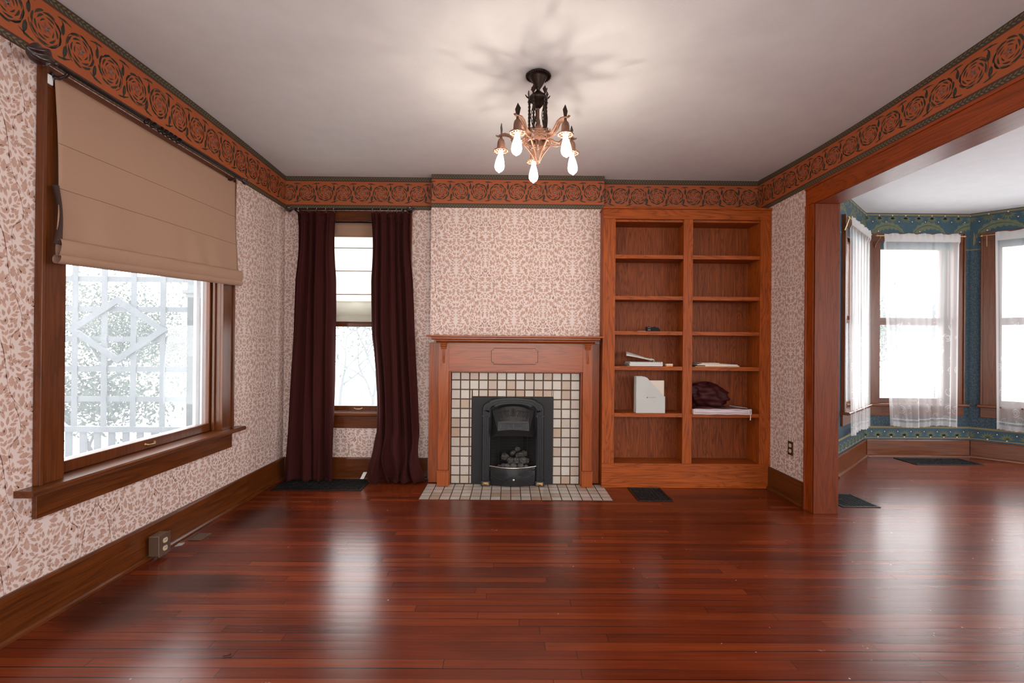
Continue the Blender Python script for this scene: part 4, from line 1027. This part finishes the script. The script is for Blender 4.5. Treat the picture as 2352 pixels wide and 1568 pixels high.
# ------------------------------------------------------------------ lace curtains on brass rods
def lace(label, frame, xa, xb, xa2, xb2, yo, z1, z0, seed, rod0, rod1, ripple=.022, rlabel=''):
    R = random.Random(seed); ph = [R.uniform(0, 6.28) for _ in range(5)]
    T = Thing('lace_curtain', label, 'curtain', frame=frame, base=((xa+xb)/2, yo, z0), group='white lace curtains in the bay')
    def f(u, v):
        a = xa+(xa2-xa)*(1-v); b = xb+(xb2-xb)*(1-v)
        g = min(1, (1-v)*1.4+.25)
        y = yo+ripple*g*(.6*sin(2*pi*6.3*u+ph[0]+.8*(1-v))+.4*sin(2*pi*10.7*u+ph[1])+.25*sin(2*pi*17*u+ph[2])*v)
        x = a+(b-a)*(u+.006*sin(2*pi*9*u+ph[3]))
        z = z0+(z1+.022-z0)*v+ .006*sin(2*pi*5*u+ph[4])*(v > .97)+.012*sin(2*pi*1.2*u+ph[2])*(1-v)**3
        if v < .004: z += .007*abs(sin(u*70))
        if v > .97: y = yo-.010-.006*sin(2*pi*14*u)
        if .955 < v <= .985: y = yo-.011
        return (x, y, z)
    nu, nv = 120, 80
    m = MB(); m.grid(f, nu, nv); o = T.part('cloth', m, MT['lace'])
    me = o.data; uvl = me.uv_layers.new(name='UVMap')
    co = [((k % (nu+1))/nu, (k//(nu+1))/nv*(z1-z0)) for k in range((nu+1)*(nv+1))]
    for l in me.loops: uvl.data[l.index].uv = co[l.vertex_index]
    T2 = Thing('brass_curtain_rod', rlabel, 'curtain rod', frame=frame, base=((rod0+rod1)/2, yo, z1-.01), group='thin brass rods in the bay')
    m = MB(); m.tube([(rod0, yo, z1), (rod1, yo, z1)], .0045, 8); T2.part('pole', m, MT['brassy'])
    for x, s_ in ((rod0, -1), (rod1, 1)):
        m = MB(); m.ball((x+s_*.006, yo, z1), .010); m.ball((x+s_*.018, yo, z1), .006); m.tube([(x, yo, z1), (x+s_*.024, yo, z1)], .003, 6); T2.part('finial', m, MT['brassy'])
        xx = x-s_*.035
        m = MB(); m.tube([(xx, yo+.004, z1+.004), (xx-.000, yo+.012, z1-.020), (xx, -.040, z1-.070), (xx, -.026, z1-.11)], [.005, .006, .0075, .006], 8, flat=.6); T2.part('bracket', m, MT['brassy'])
lace('white lace curtain in the left angled wall of the bay, seen edge on', F_BL, .23, 1.13, .36, 1.16, -.068, 2.470, .360, 1, .17, 1.18, rlabel='thin brass curtain rod on the left angled bay wall')
lace('white lace curtain over the middle bay window, roses showing against the garden', F_BM, .112, .962, .205, .945, -.115, 2.468, .350, 3, .045, 1.005, rlabel='thin brass curtain rod on the middle bay wall')
lace('white lace curtain cut by the right edge of the photo', F_BR, .195, 1.10, .215, 1.08, -.10, 2.470, .350, 6, .10, 1.17, rlabel='thin brass curtain rod on the right angled bay wall')

# ------------------------------------------------------------------ chandelier
CX, CY = .153, 2.66
T = Thing('chandelier', 'bronze five-arm chandelier with spear finials and bare lit bulbs', 'chandelier', base=(CX, CY, 2.736)); P = T.part
m = MB(); m.lathe([(.0, 2.736), (.064, 2.736), (.067, 2.731), (.066, 2.726), (.050, 2.723), (.046, 2.716), (.036, 2.698), (.024, 2.676), (.014, 2.660), (.010, 2.654), (.010, 2.648), (.0, 2.646)], (CX, CY, 0), 32)
c_ = P('canopy', m, MT['bronze'])
m = MB()
for k in range(30):
    a = 2*pi*k/30; m.ball((CX+.066*cos(a), CY+.066*sin(a), 2.727), .0065, seg=6)
m.build('beaded_rim', MT['bronze'], parent=c_, base=T.base)
m = MB(); m.lathe([(.006, 2.655), (.008, 2.640), (.006, 2.636)], (CX, CY, 0), 12); m.lathe([(.0, 2.642), (.018, 2.640), (.024, 2.630), (.040, 2.622), (.052, 2.608), (.054, 2.600), (.050, 2.592), (.036, 2.580), (.022, 2.560), (.012, 2.548), (.0, 2.546)], (CX, CY, 0), 28); P('hub', m, MT['bronze'])
m = MB(); m.tube([(CX, CY, 2.55), (CX, CY, 2.36)], .008, 10); m.lathe([(.008, 2.47), (.014, 2.46), (.016, 2.44), (.012, 2.42), (.008, 2.41)], (CX, CY, 0), 12); P('centre_tube', m, MT['copper'])
PH = radians(93)
def pol(a, r, z, off=0): return (CX+r*cos(a)-off*sin(a), CY+r*sin(a)+off*cos(a), z)
def plate(m, a, outline, th=.0022, n0=0):
    """flat plate in the vertical plane through the axis at angle a: outline of (r, z)"""
    n = len(outline); vs = [pol(a, r, z, -th) for r, z in outline]+[pol(a, r, z, th) for r, z in outline]
    m.add(vs, [(i, (i+1) % n, (i+1) % n+n, i+n) for i in range(n)]+[tuple(range(n)), tuple(range(n, 2*n))])
def plate_t(m, a, r, outline, th=.0022):
    """flat plate facing outward at radius r: outline of (sideways, z)"""
    n = len(outline); vs = [pol(a, r-th, z, s) for s, z in outline]+[pol(a, r+th, z, s) for s, z in outline]
    m.add(vs, [(i, (i+1) % n, (i+1) % n+n, i+n) for i in range(n)]+[tuple(range(n)), tuple(range(n, 2*n))])
for k in range(5):
    a = PH-k*2*pi/5; am = a+pi/5
    # hanging strap: twisted bar with scrolls and a square finial on the hub
    m = MB()
    pts = [pol(a, .050, 2.605-.19*i/40) for i in range(41)]
    m.tube(pts, [.0068+.0020*sin(i*1.5) for i in range(41)], 6)
    m.tube([pol(a, .046+.014*sin(i*.9), 2.585+.003*i) for i in range(8)], .003, 6)
    for s_ in (-1, 1):
        m.tube([pol(a, .050, 2.54-.012*i, s_*(.004+.012*sin(pi*i/9))) for i in range(10)], .0028, 6)
    st = P('strap', m, MT['bronze'])
    m = MB(); plate_t(m, a, .054, [(0, 2.612), (-.016, 2.632), (0, 2.655), (.016, 2.632)]); m.tube([pol(a, .052, 2.61), pol(a, .066, 2.622), pol(a, .074, 2.634)], [.005, .004, .002], 6); m.build('square_finial', MT['bronze'], parent=st, base=T.base)
    # gallery segment between the arms
    m = MB(); r_ = .064
    for zz in (2.408, 2.400, 2.360, 2.352):
        m.tube([pol(a, .074, zz), pol(am, r_, zz), pol(a+2*pi/5, .074, zz)], .003, 6)
    m.tube([pol(a, .075, 2.412), pol(a, .075, 2.348)], .007, 6)
    g_ = P('gallery_panel', m, MT['copper'])
    m = MB()
    plate_t(m, am, r_+.002, [(0, 2.338), (-.012, 2.350), (-.030, 2.352), (-.028, 2.366), (-.034, 2.378), (-.026, 2.392), (-.028, 2.402), (-.014, 2.410), (0, 2.428), (.014, 2.410), (.028, 2.402), (.026, 2.392), (.034, 2.378), (.028, 2.366), (.030, 2.352), (.012, 2.350)], .0015)
    for i in range(7):
        b_ = pi*(i+.5)/7; m.tube([pol(am, r_+.006, 2.398, 0), pol(am, r_+.009, 2.398+.016*sin(b_), .014*cos(b_)), pol(am, r_+.006, 2.398+.026*sin(b_), .024*cos(b_))], .0022, 5)
    for s_ in (-1, 1):
        for zz, l in ((2.388, .022), (2.374, .026), (2.360, .022)):
            m.tube([pol(am, r_+.006, zz, 0), pol(am, r_+.009, zz+.006, s_*l*.5), pol(am, r_+.006, zz-.002, s_*l)], .0022, 5)
    m.build('leaf_cartouche', MT['copper'], parent=g_, base=T.base)
    # lower ribs down to the tip
    m = MB(); m.tube([pol(a, .074, 2.350), pol(a, .050, 2.318), pol(a, .030, 2.290), pol(a, .008, 2.246)], [.005, .0045, .004, .004], 6)
    plate(m, a, [(.010, 2.252), (.052, 2.308), (.046, 2.316), (.012, 2.316)], .0012)
    for i in range(4): m.tube([pol(a, .013+.008*i, 2.314, .002), pol(a, .012+.004*i, 2.268+.008*i, .002)], .0014, 5)
    P('lower_rib', m, MT['copper'])
    # arm
    m = MB()
    arm = [(.074, 2.385), (.100, 2.372), (.125, 2.372), (.148, 2.392), (.165, 2.412), (.190, 2.420), (.214, 2.420), (.232, 2.414), (.244, 2.420)]
    for off in (-.010, .010): m.tube([pol(a, r, z, off*(1-.5*(r > .2))) for r, z in arm], [.0065]*6+[.005, .004, .002], 6)
    m.add([pol(a, r, z, o_) for r, z in arm for o_ in (-.010*(1-.5*(r > .2)), .010*(1-.5*(r > .2)))], [(2*i, 2*i+1, 2*i+3, 2*i+2) for i in range(8)])
    m.tube([pol(a, r, z-.002) for r, z in arm], [.0055]*6+[.004, .003, .002], 6)
    m.tube([pol(a, .078, 2.355), pol(a, .11, 2.352), pol(a, .14, 2.362), pol(a, .155, 2.385)], .004, 6)
    ar = P('arm', m, MT['copper'])
    m = MB(); plate_t(m, a, .212, [(-.007, 2.418), (-.017, 2.458), (0, 2.488), (.017, 2.458), (.007, 2.418)], .0018)
    m.build('spear_finial', MT['bronze'], parent=ar, base=T.base)
    c0 = pol(a, .214, 0)
    m = MB(); m.lathe([(.0, 2.416), (.007, 2.415), (.008, 2.402), (.012, 2.398), (.018, 2.390), (.0215, 2.375), (.0225, 2.350), (.024, 2.338), (.018, 2.334), (.0, 2.334)], (c0[0], c0[1], 0), 20); m.build('socket_cup', MT['copper'], parent=ar, base=T.base)
    m = MB(); m.lathe([(.014, 2.338), (.020, 2.336), (.023, 2.332), (.020, 2.328), (.014, 2.330)], (c0[0], c0[1], 0), 20)
    m.tube([(c0[0]+.038*cos(2*pi*i/24), c0[1]+.038*sin(2*pi*i/24), 2.331+.0015*cos(pi*i)) for i in range(25)], .0042, 6)
    for i in range(9):
        b_ = 2*pi*i/9+a; q0 = Vector((c0[0]+.022*cos(b_), c0[1]+.022*sin(b_), 2.333)); q1 = Vector((c0[0]+.037*cos(b_+.14), c0[1]+.037*sin(b_+.14), 2.332)); m.tube([q0, q1], [.0045, .0028], 6)
        m.ball((c0[0]+.041*cos(b_), c0[1]+.041*sin(b_), 2.330), .0045, seg=6)
    m.build('drip_collar', MT['copper'], parent=ar, base=T.base)
    tilt = Matrix.Rotation(radians(5), 4, Vector((-sin(a), cos(a), 0)))
    m = MB(); prof = [(.0, .0), (.011, -.001), (.013, -.012), (.0125, -.022), (.017, -.036), (.0225, -.055), (.0265, -.075), (.0285, -.090), (.0265, -.104), (.019, -.116), (.008, -.1235), (.0035, -.128), (.0, -.130)]
    m.lathe(prof, (c0[0], c0[1], 2.334), 22, mtx=tilt.inverted()); bu = m.build('light_bulb', MT['bulb'], parent=ar, base=T.base)
    m = MB(); o_ = tilt.inverted(); p0 = o_ @ Vector((0, 0, -.050)); p1 = o_ @ Vector((0, 0, -.085)); m.tube([(c0[0]+p0.x, c0[1]+p0.y, 2.334+p0.z), (c0[0]+p1.x, c0[1]+p1.y, 2.334+p1.z)], .0045, 8); m.build('filament', MT['filament'], parent=ar, base=T.base)
m = MB(); m.lathe([(.0, 2.262), (.010, 2.258), (.012, 2.250), (.007, 2.242), (.004, 2.232), (.0, 2.228)], (CX, CY, 0), 14); P('bottom_drop', m, MT['copper'])

# ------------------------------------------------------------------ things on the shelves
BK = W0
# device
T = Thing('plastic_gadget', 'small black plastic gadget on the third left shelf', 'gadget', base=(1.26, 4.14, 1.3505))
m = MB(); m.prism([(1.200, 1.3505), (1.242, 1.3505), (1.242, 1.388), (1.204, 1.390), (1.199, 1.384)], 4.13, 4.165, 'y'); T.part('left_block', m, MT['blackp'], bev=.002)
m = MB(); m.prism([(1.2425, 1.3505), (1.316, 1.3505), (1.314, 1.364), (1.300, 1.384), (1.2425, 1.386)], 4.125, 4.17, 'y'); T.part('right_block', m, MT['blackp'], bev=.002)
m = MB(); m.box(1.262, 1.280, 4.135, 4.15, 1.3845, 1.391); T.part('clip', m, MT['blackp'], bev=.001)
m = MB(); m.box(1.208, 1.234, 4.1285, 4.1295, 1.379, 1.383); [m.box(1.210+k*.013, 1.219+k*.013, 4.1285, 4.1295, 1.358, 1.368) for k in range(2)]; T.part('buttons', m, MT['grey'])
m = MB(); m.prism([(1.122, 4.118), (1.188, 4.120), (1.190, 4.16), (1.120, 4.158)], 1.3503, 1.3517, 'z'); tag(m.build('paper_slip', MT['white'], base=(1.155, 4.14, 1.35)), 'white paper slip lying left of the black gadget', 'paper')
# notebook stack
def sheet(name, label, cat, poly, z0, z1, mat, **k):
    m = MB(); m.prism(poly, z0, z1, 'z'); cx_ = sum(p[0] for p in poly)/len(poly); cy_ = sum(p[1] for p in poly)/len(poly)
    return tag(m.build(name, mat, base=(cx_, cy_, z0), **k), label, cat)
def rect(x0, x1, y0, y1, sk=0): return [(x0, y0), (x1, y0+sk), (x1+sk*.3, y1+sk), (x0-sk*.3, y1)]
g = 'papers under the spiral notebook'
for k, (nm, lab, xa, xb, za, zb, mt, sk) in enumerate((('magazine', 'lowest dark magazine of the stack on the fourth left shelf', 1.030, 1.338, 1.0463, 1.0500, 'grey', .004), ('writing_pad', 'white writing pad just above the dark magazine', 1.052, 1.336, 1.0503, 1.0590, 'white', -.004), ('envelope', 'grey paper bundle between writing pad and spiral notebook', 1.048, 1.342, 1.0593, 1.0690, 'card', .005))):
    sheet(nm, lab, 'paper', rect(xa, xb, 4.115+k*.003, 4.30, sk), za, zb, MT[mt])
T = Thing('spiral_notebook', 'white spiral notebook with black wire on top of the paper stack', 'notebook', base=(1.2, 4.2, 1.0693))
m = MB(); m.prism(rect(1.056, 1.338, 4.122, 4.30, .003), 1.0693, 1.0835, 'z'); T.part('pages', m, MT['white'])
m = MB(); m.prism(rect(1.055, 1.339, 4.128, 4.301, .003), 1.0836, 1.0850, 'z'); T.part('cover', m, MT['card'])
m = MB()
for i in range(26):
    xx = 1.066+i*.0103; m.tube([(xx, 4.128+.007*cos(2*pi*j/10), 1.0815+.007*sin(2*pi*j/10)) for j in range(11)], .0013, 5)
T.part('wire_binding', m, MT['blackp'])
m = MB()
def curl(u, v):
    # a sheet bent over: rises to the left, hooks at the right
    s = u
    if s < .75: x = 1.022+.235*s/.75; z = 1.156-.052*(s/.75)**1.1
    else:
        a = (s-.75)/.25*pi*.95; x = 1.257+.012*sin(a); z = 1.095+.009*cos(a)
    return (x+.03*v, 4.125+.13*v, z+.030*v*(1-s)+.006*sin(v*5)-.012*(1-v)*(1-s))
m.grid(curl, 30, 8); m.v = [(x, y, z-.006 if x < 1.25 else z-.0005) for x, y, z in m.v]
tag(m.build('curled_sheet', MT['white'], base=(1.14, 4.19, 1.086), solid=.0012), 'loose white sheet curling up above the spiral notebook', 'paper')
sheet('sticky_note_pad', 'small orange sticky note pad beside the notebook', 'note pad', rect(1.368, 1.424, 4.112, 4.16), 1.0463, 1.0568, MT['orange'])
sheet('sticky_note_pad', 'small cream sticky note pad stacked on the orange one', 'note pad', rect(1.369, 1.424, 4.113, 4.161), 1.0570, 1.0690, MT['cream'])
# folders on the right
fo = [('folder', 'bottom buff folder on the fourth right shelf', 1.62, 2.005, 1.0463, 1.0515, 'buff'), ('magazine', 'dark magazine pushed against the divider under the papers', 1.592, 1.70, 1.0518, 1.0562, 'blackp'), ('folder', 'cream folder of papers above the buff one', 1.71, 2.004, 1.0518, 1.0590, 'cream'), ('envelope', 'long white envelope lying over the cream folder', 1.64, 1.99, 1.0594, 1.0665, 'white'), ('folder', 'topmost buff folder, short, on the white envelope', 1.66, 1.90, 1.0669, 1.0735, 'buff'), ('booklet', 'thin white booklet on the very top of the folders', 1.68, 1.84, 1.0739, 1.0790, 'white')]
for k, (nm, lab, xa, xb, za, zb, mt) in enumerate(fo): sheet(nm, lab, 'paper', rect(xa, xb, 4.115+.003*k, 4.29, .004*((k % 3)-1)), za, zb, MT[mt])
# magazine file
T = Thing('magazine_file', 'grey cardboard magazine file with a slanted cut on the lower left shelf', 'magazine file', base=(1.235, 4.16, .6415)); P = T.part
pr = [(1.110, .6415), (1.361, .6415), (1.360, .785), (1.352, .787), (1.226, .922), (1.205, .946), (1.180, .957), (1.110, .957)]
m = MB(); m.prism(pr, 4.118, 4.1205, 'y'); P('front_side', m, MT['card'])
m = MB(); m.prism(pr, 4.198, 4.2005, 'y'); P('back_side', m, MT['card'])
m = MB(); m.box(1.110, 1.1125, 4.1206, 4.1979, .6415, .957); P('spine', m, MT['white'])
m = MB(); m.box(1.113, 1.36, 4.1206, 4.1979, .6415, .644); P('bottom', m, MT['card'])
m = MB(); m.ball((1.206, 4.1178, .776), .006, sc=(1, .15, 1)); m.box(1.216, 1.283, 4.1172, 4.1179, .7750, .7775); P('printed_mark', m, MT['grey'])
m = MB(); m.box(1.16, 1.353, 4.125, 4.15, .6445, .923); tag(m.build('paper_booklet', MT['cream'], base=(1.25, 4.14, .6445)), 'pale booklet standing inside the grey magazine file', 'booklet')
# zipped plastic case and bundle
T = Thing('zipped_storage_case', 'clear plastic zipped case with white piping on the lower right shelf', 'storage case', base=(1.83, 4.18, .642)); P = T.part
def cs(u, v): return (1.592+.488*u, 4.065+.235*v, .687+.006*sin(pi*u)*sin(pi*v)-.010*(u < .05)-.004*sin(u*16))
m = MB(); m.grid(cs, 24, 10)
P('case_top', m, MT['bagtop'], solid=.002)
m = MB()
m.grid(lambda u, v: (1.590+.492*u, 4.062-.004*sin(pi*v), .6425+.041*v+.002*sin(u*14)), 30, 6); m.grid(lambda u, v: (1.590, 4.062+.235*u, .6425+.041*v), 8, 6); m.grid(lambda u, v: (2.082, 4.062+.235*u, .6425+.041*v), 8, 6); m.box(1.590, 2.082, 4.062, 4.297, .6420, .6428)
P('case_side', m, MT['bag'], solid=.0015)
m = MB()
for z in (.645, .685): m.tube([(1.590+.492*i/24, 4.059, z+.002*sin(i*.8)) for i in range(25)], .0028, 6)
m.tube([(1.590, 4.059, .645), (1.590, 4.059, .685)], .0028, 6); m.tube([(2.082, 4.059, .645), (2.082, 4.059, .685), (2.080, 4.15, .688), (2.00, 4.29, .690)], .0028, 6); m.tube([(2.060, 4.057, .645), (2.060, 4.057, .685)], .0022, 6); P('piping', m, MT['bagedge'])
m = MB(); m.tube([(2.072, 4.056, .642), (2.074, 4.054, .62), (2.070, 4.054, .596)], [.002, .003, .004], 6); P('zip_pull', m, MT['bagedge'])
m = MB(); R = random.Random(8)
def bun(u, v):
    th = pi*v; ph = 2*pi*u; r = 1+.10*sin(5*ph+3*th)+.07*sin(9*ph-4*th+1)+.05*sin(13*th+2*ph)
    x = 1.762+.178*sin(th)*cos(ph)*r; y = 4.205+.10*sin(th)*sin(ph)*r; z = .792+.112*cos(th)*(1+.08*sin(4*ph))
    z += .02*(1.762-x)/.17; return (max(1.592, x), min(4.315, max(4.10, y)), max(.6995, z))
m.grid(bun, 60, 36); tag(m.build('satin_bundle', MT['maroon'], base=(1.77, 4.2, .70)), 'crumpled maroon satin bundle heaped on the zipped plastic case', 'cloth')

# ------------------------------------------------------------------ outlets, grilles, floor scraps
T = Thing('surface_outlet_box', 'tan metal outlet box standing at the left baseboard', 'electrical outlet', frame=F_LEFT, base=(lw(2.70), -.06, .006)); P = T.part
m = MB(); m.box(lw(2.668), lw(2.752), -.100, -.042, .024, .136); P('box', m, MT['steel'], bev=.003)
m = MB(); m.box(lw(2.665), lw(2.755), -.1035, -.1005, .020, .139); P('cover_plate', m, MT['steel'], bev=.001)
for z in (.058, .102):
    m = MB(); n = 14; m.prism([(lw(2.71)+.016*cos(2*pi*k/n), z+max(-.013, min(.013, .018*sin(2*pi*k/n)))) for k in range(n)], -.108, -.1037, 'y'); r_ = P('receptacle', m, MT['ivory'])
    m = MB(); m.box(lw(2.703), lw(2.705), -.1088, -.1078, z-.002, z+.007); m.box(lw(2.714), lw(2.716), -.1088, -.1078, z-.002, z+.007); m.build('slots', MT['blackp'], parent=r_, base=T.base)
T = Thing('wall_outlet', 'brown wall outlet plate low on the short right wall', 'electrical outlet', frame=F_RIGHT, base=(4.335-3.78, 0, .36)); P = T.part
xc = 4.335-3.80
m = MB(); m.box(xc-.036, xc+.036, -.006, -.0005, .358, .468); P('cover_plate', m, MT['brownp'], bev=.002)
for z in (.392, .436):
    m = MB(); n = 14; m.prism([(xc+.016*cos(2*pi*k/n), z+max(-.014, min(.014, .018*sin(2*pi*k/n)))) for k in range(n)], -.010, -.0062, 'y'); P('receptacle', m, MT['ivory'])
m = MB(); m.box(xc+.036, xc+.042, -.008, -.0005, .356, .470); P('chrome_edge', m, MT['nickel'])
def grille(label, x0, x1, y0, y1, nx, ny, shear=0, rim=.018, frame=W0, fine=.0035):
    T = Thing('floor_grille', label, 'floor vent', base=((x0+x1)/2, (y0+y1)/2, 0), frame=frame)
    m = MB(); m.box(x0+.003, x1-.003, y0+.003, y1-.003, .0006, .0012); T.part('duct_shade_sheet', m, MT['duct'])  # flat black sheet stands in for the darkness inside the duct
    m = MB(); m.box(x0, x1, y0, y0+rim, .0008, .006); m.box(x0, x1, y1-rim, y1, .0008, .006); m.box(x0, x0+rim, y0+rim, y1-rim, .0008, .006); m.box(x1-rim, x1, y0+rim, y1-rim, .0008, .006); T.part('frame', m, MT['grille'], bev=.0015)
    m = MB()
    for i in range(1, nx): x = x0+(x1-x0)*i/nx; m.box(x-fine/2, x+fine/2, y0+rim, y1-rim, .0014, .0048)
    for i in range(1, ny): y = y0+(y1-y0)*i/ny; m.box(x0+rim, x1-rim, y-fine/2, y+fine/2, .0014, .0050)
    T.part('grid', m, MT['grille'])
grille('large black floor grille in the left corner under the velvet curtain', -1.966, -1.215, 3.962, 4.285, 16, 8, fine=.005)
grille('small black floor grille before the bookshelf', 1.030, 1.310, 3.742, 4.086, 9, 10)
grille('black floor grille on the dining room side of the opening post', 2.57, 2.862, 3.625, 3.955, 9, 11)
grille('large black floor grille under the middle bay window', 4.285, 5.005, 4.955, 5.262, 16, 8, fine=.005)
m = MB(); m.box(-1.963, -1.884, 2.945, 3.052, .0008, .0060); tag(m.build('metal_scrap_plate', MT['steel'], base=(-1.92, 3.0, .0008), bev=.002), 'small flat metal plate lying on the floor by the outlet box', 'plate')
m = MB(); m.prism([(-1.985, 2.86), (-1.955, 2.88), (-1.962, 2.915), (-1.992, 2.905)], .0008, .003, 'z'); tag(m.build('plaster_chip', MT['card'], base=(-1.97, 2.89, .001)), 'pale plaster chip on the floor between outlet box and metal plate', 'debris')
m = MB(); m.tube([(-1.10, 1.86, .004), (-1.085, 1.867, .004), (-1.072, 1.865, .008), (-1.078, 1.874, .006)], .0018, 6); tag(m.build('bent_nail', MT['bronze'], base=(-1.085, 1.865, 0)), 'tiny dark bent nail on the lower left floor', 'debris')

# ------------------------------------------------------------------ outside
m = MB(); m.prism([(-40, -30), (40, -30), (40, 60), (-40, 60)], -.75, -.60, 'z'); m.build('ground', MT['ground'], kind='structure')
T = Thing('porch_deck', 'pale porch deck outside the left window', 'porch floor', base=(-3.6, 2.0, -.30))
m = MB()
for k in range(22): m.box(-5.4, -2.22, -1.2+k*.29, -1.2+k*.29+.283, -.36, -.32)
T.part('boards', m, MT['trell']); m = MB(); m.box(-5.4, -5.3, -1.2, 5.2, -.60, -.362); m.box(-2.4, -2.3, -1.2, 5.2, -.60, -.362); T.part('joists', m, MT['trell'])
T = Thing('porch_trellis', 'square lattice trellis with a diamond frame outside the left window', 'trellis', base=(-4.2, 4.8, -.32)); P = T.part
m = MB()
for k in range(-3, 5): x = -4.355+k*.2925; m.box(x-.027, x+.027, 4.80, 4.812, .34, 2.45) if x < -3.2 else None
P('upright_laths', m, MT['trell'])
m = MB()
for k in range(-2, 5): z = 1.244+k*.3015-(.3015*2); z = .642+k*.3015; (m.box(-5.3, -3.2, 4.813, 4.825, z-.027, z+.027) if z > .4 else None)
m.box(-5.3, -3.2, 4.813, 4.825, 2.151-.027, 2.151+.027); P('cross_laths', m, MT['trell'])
m = MB(); C0 = (-3.918, 1.338); A = .505; B = .335; wdt = .060
out_ = [(C0[0]-A, C0[1]), (C0[0], C0[1]+B), (C0[0]+A, C0[1]), (C0[0], C0[1]-B)]; f_ = 1-wdt/ (A*B/hypot(A, B)); inn = [(C0[0]+(p[0]-C0[0])*f_, C0[1]+(p[1]-C0[1])*f_) for p in out_]
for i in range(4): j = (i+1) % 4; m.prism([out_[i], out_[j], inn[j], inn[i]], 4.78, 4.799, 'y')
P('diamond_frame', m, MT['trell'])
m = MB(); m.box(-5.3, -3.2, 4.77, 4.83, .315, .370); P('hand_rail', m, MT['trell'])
m = MB()
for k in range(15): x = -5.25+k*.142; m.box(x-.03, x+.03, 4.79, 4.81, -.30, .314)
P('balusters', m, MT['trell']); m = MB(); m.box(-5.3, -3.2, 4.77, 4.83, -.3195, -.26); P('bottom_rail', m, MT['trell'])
T = Thing('porch_column', 'square grey porch column at the right end of the trellis', 'column', base=(-3.13, 4.8, -.32))
m = MB(); m.box(-3.195, -3.06, 4.74, 4.87, -.20, 1.66); T.part('shaft', m, MT['siding'], bev=.004)
m = MB(); m.box(-3.215, -3.04, 4.72, 4.89, -.3195, -.20); T.part('base_block', m, MT['siding'], bev=.004)
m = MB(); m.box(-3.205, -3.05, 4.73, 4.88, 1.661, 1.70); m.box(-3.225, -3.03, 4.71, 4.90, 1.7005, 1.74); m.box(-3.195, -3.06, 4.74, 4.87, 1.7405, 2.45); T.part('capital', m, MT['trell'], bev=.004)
def tree(name, label, x, y, h, rad, seed, nleaf=2600, leafr=.05, twigs=False, zb=-.60, lean=0):
    R = random.Random(seed); T = Thing(name, label, 'tree', base=(x, y, zb), group=None)
    tips = []
    m = MB()
    def br(p, d, l, r, dep):
        pts = [Vector(p)]; q = Vector(p); dd = Vector(d)
        n = 5
        for i in range(n):
            dd = (dd+Vector((R.uniform(-.22, .22), R.uniform(-.22, .22), R.uniform(-.10, .14)))).normalized(); q = q+dd*l/n; pts.append(q.copy())
        m.tube(pts, [r*(1-.45*i/n) for i in range(n+1)], 6 if dep < 2 else 4, caps=False)
        if dep >= (5 if twigs else 4): tips.append(q); return
        tips.append(q)
        for k in range(3 if dep < (4 if twigs else 3) else 2):
            ang = R.uniform(0, 2*pi); sp_ = R.uniform(.5, 1.0); side = Vector((cos(ang), sin(ang), R.uniform(-.1, .6)))
            br(pts[-1] if k else pts[3], (dd*.7+side*sp_).normalized(), l*R.uniform(.62, .8), r*.55, dep+1)
    br((x, y, zb), (lean, 0, 1), h*.34, h*(.014 if twigs else .026), 0)
    T.part('branches', m, MT['twig' if twigs else 'bark'])
    if nleaf:
        lf = MB()
        for i in range(nleaf):
            c = tips[R.randrange(len(tips))]; p = c+Vector((R.gauss(0, rad), R.gauss(0, rad), R.gauss(0, rad*.8)))
            a = Vector((R.uniform(-1, 1), R.uniform(-1, 1), R.uniform(-1, 1))).normalized()*leafr*R.uniform(.6, 1.4); b = a.cross(Vector((R.uniform(-1, 1), R.uniform(-1, 1), R.uniform(-1, 1)))).normalized()*leafr*.45
            lf.add([p-a, p-b, p+a, p+b], [(0, 1, 2, 3)])
        T.part('foliage', lf, MT['fol'])
tree('leafy_tree', 'pale leafy tree behind the trellis, through the left window', -10.4, 12.4, 3.7, .66, 3, 8000, .055)
tree('leafy_tree', 'low branching tree at the left edge of the left window view', -18.2, 13.4, 4.2, .40, 12, 3000, .07, lean=.3)
tree('leafy_shrub', 'low pale shrub under the tree behind the trellis', -5.9, 6.9, 1.6, .26, 31, 4200, .040)
tree('bare_tree', 'tangle of pale bare branches behind the narrow window', -2.75, 9.4, 3.4, .4, 5, 500, .05, twigs=True)
tree('bare_tree', 'second thicket of pale twigs further behind the narrow window', -4.4, 12.5, 3.8, .4, 9, 300, .05, twigs=True)
tree('garden_tree', 'green garden tree beyond the middle bay window', 12.4, 13.6, 3.6, .45, 21, 4200, .08)

# ------------------------------------------------------------------ daylight portals in the window openings (guide the sky light only)
def portal(frame, x0, x1, z0, z1, y=.16):
    ld = bpy.data.lights.new('window_daylight', 'AREA'); ld.shape = 'RECTANGLE'; ld.size = x1-x0; ld.size_y = z1-z0; ld.cycles.is_portal = True
    o = bpy.data.objects.new('window_daylight', ld); COL.objects.link(o)
    o.matrix_world = frame.m @ Matrix.Translation(((x0+x1)/2, y, (z0+z1)/2)) @ Matrix.Rotation(radians(-90), 4, 'X')
portal(F_LEFT, *WIN1); portal(F_BACK, *WIN2); portal(F_BL, *WBL); portal(F_BM, *WBM); portal(F_BR, *WBR)
portal(Frame((0, -1.6, 0), 180), -1.5, 1.5, .55, 2.35)  # portal of the fill opening added behind the camera
portal(Frame((pR.x+1.0, pR.y, 0), -90), 0.6, 5.2, .572, 2.40, .15); portal(Frame((pR.x+1.0, -1.6, 0), 180), .5, 4.2, .572, 2.40, .15)  # portals of the enlarged, unseen dining openings
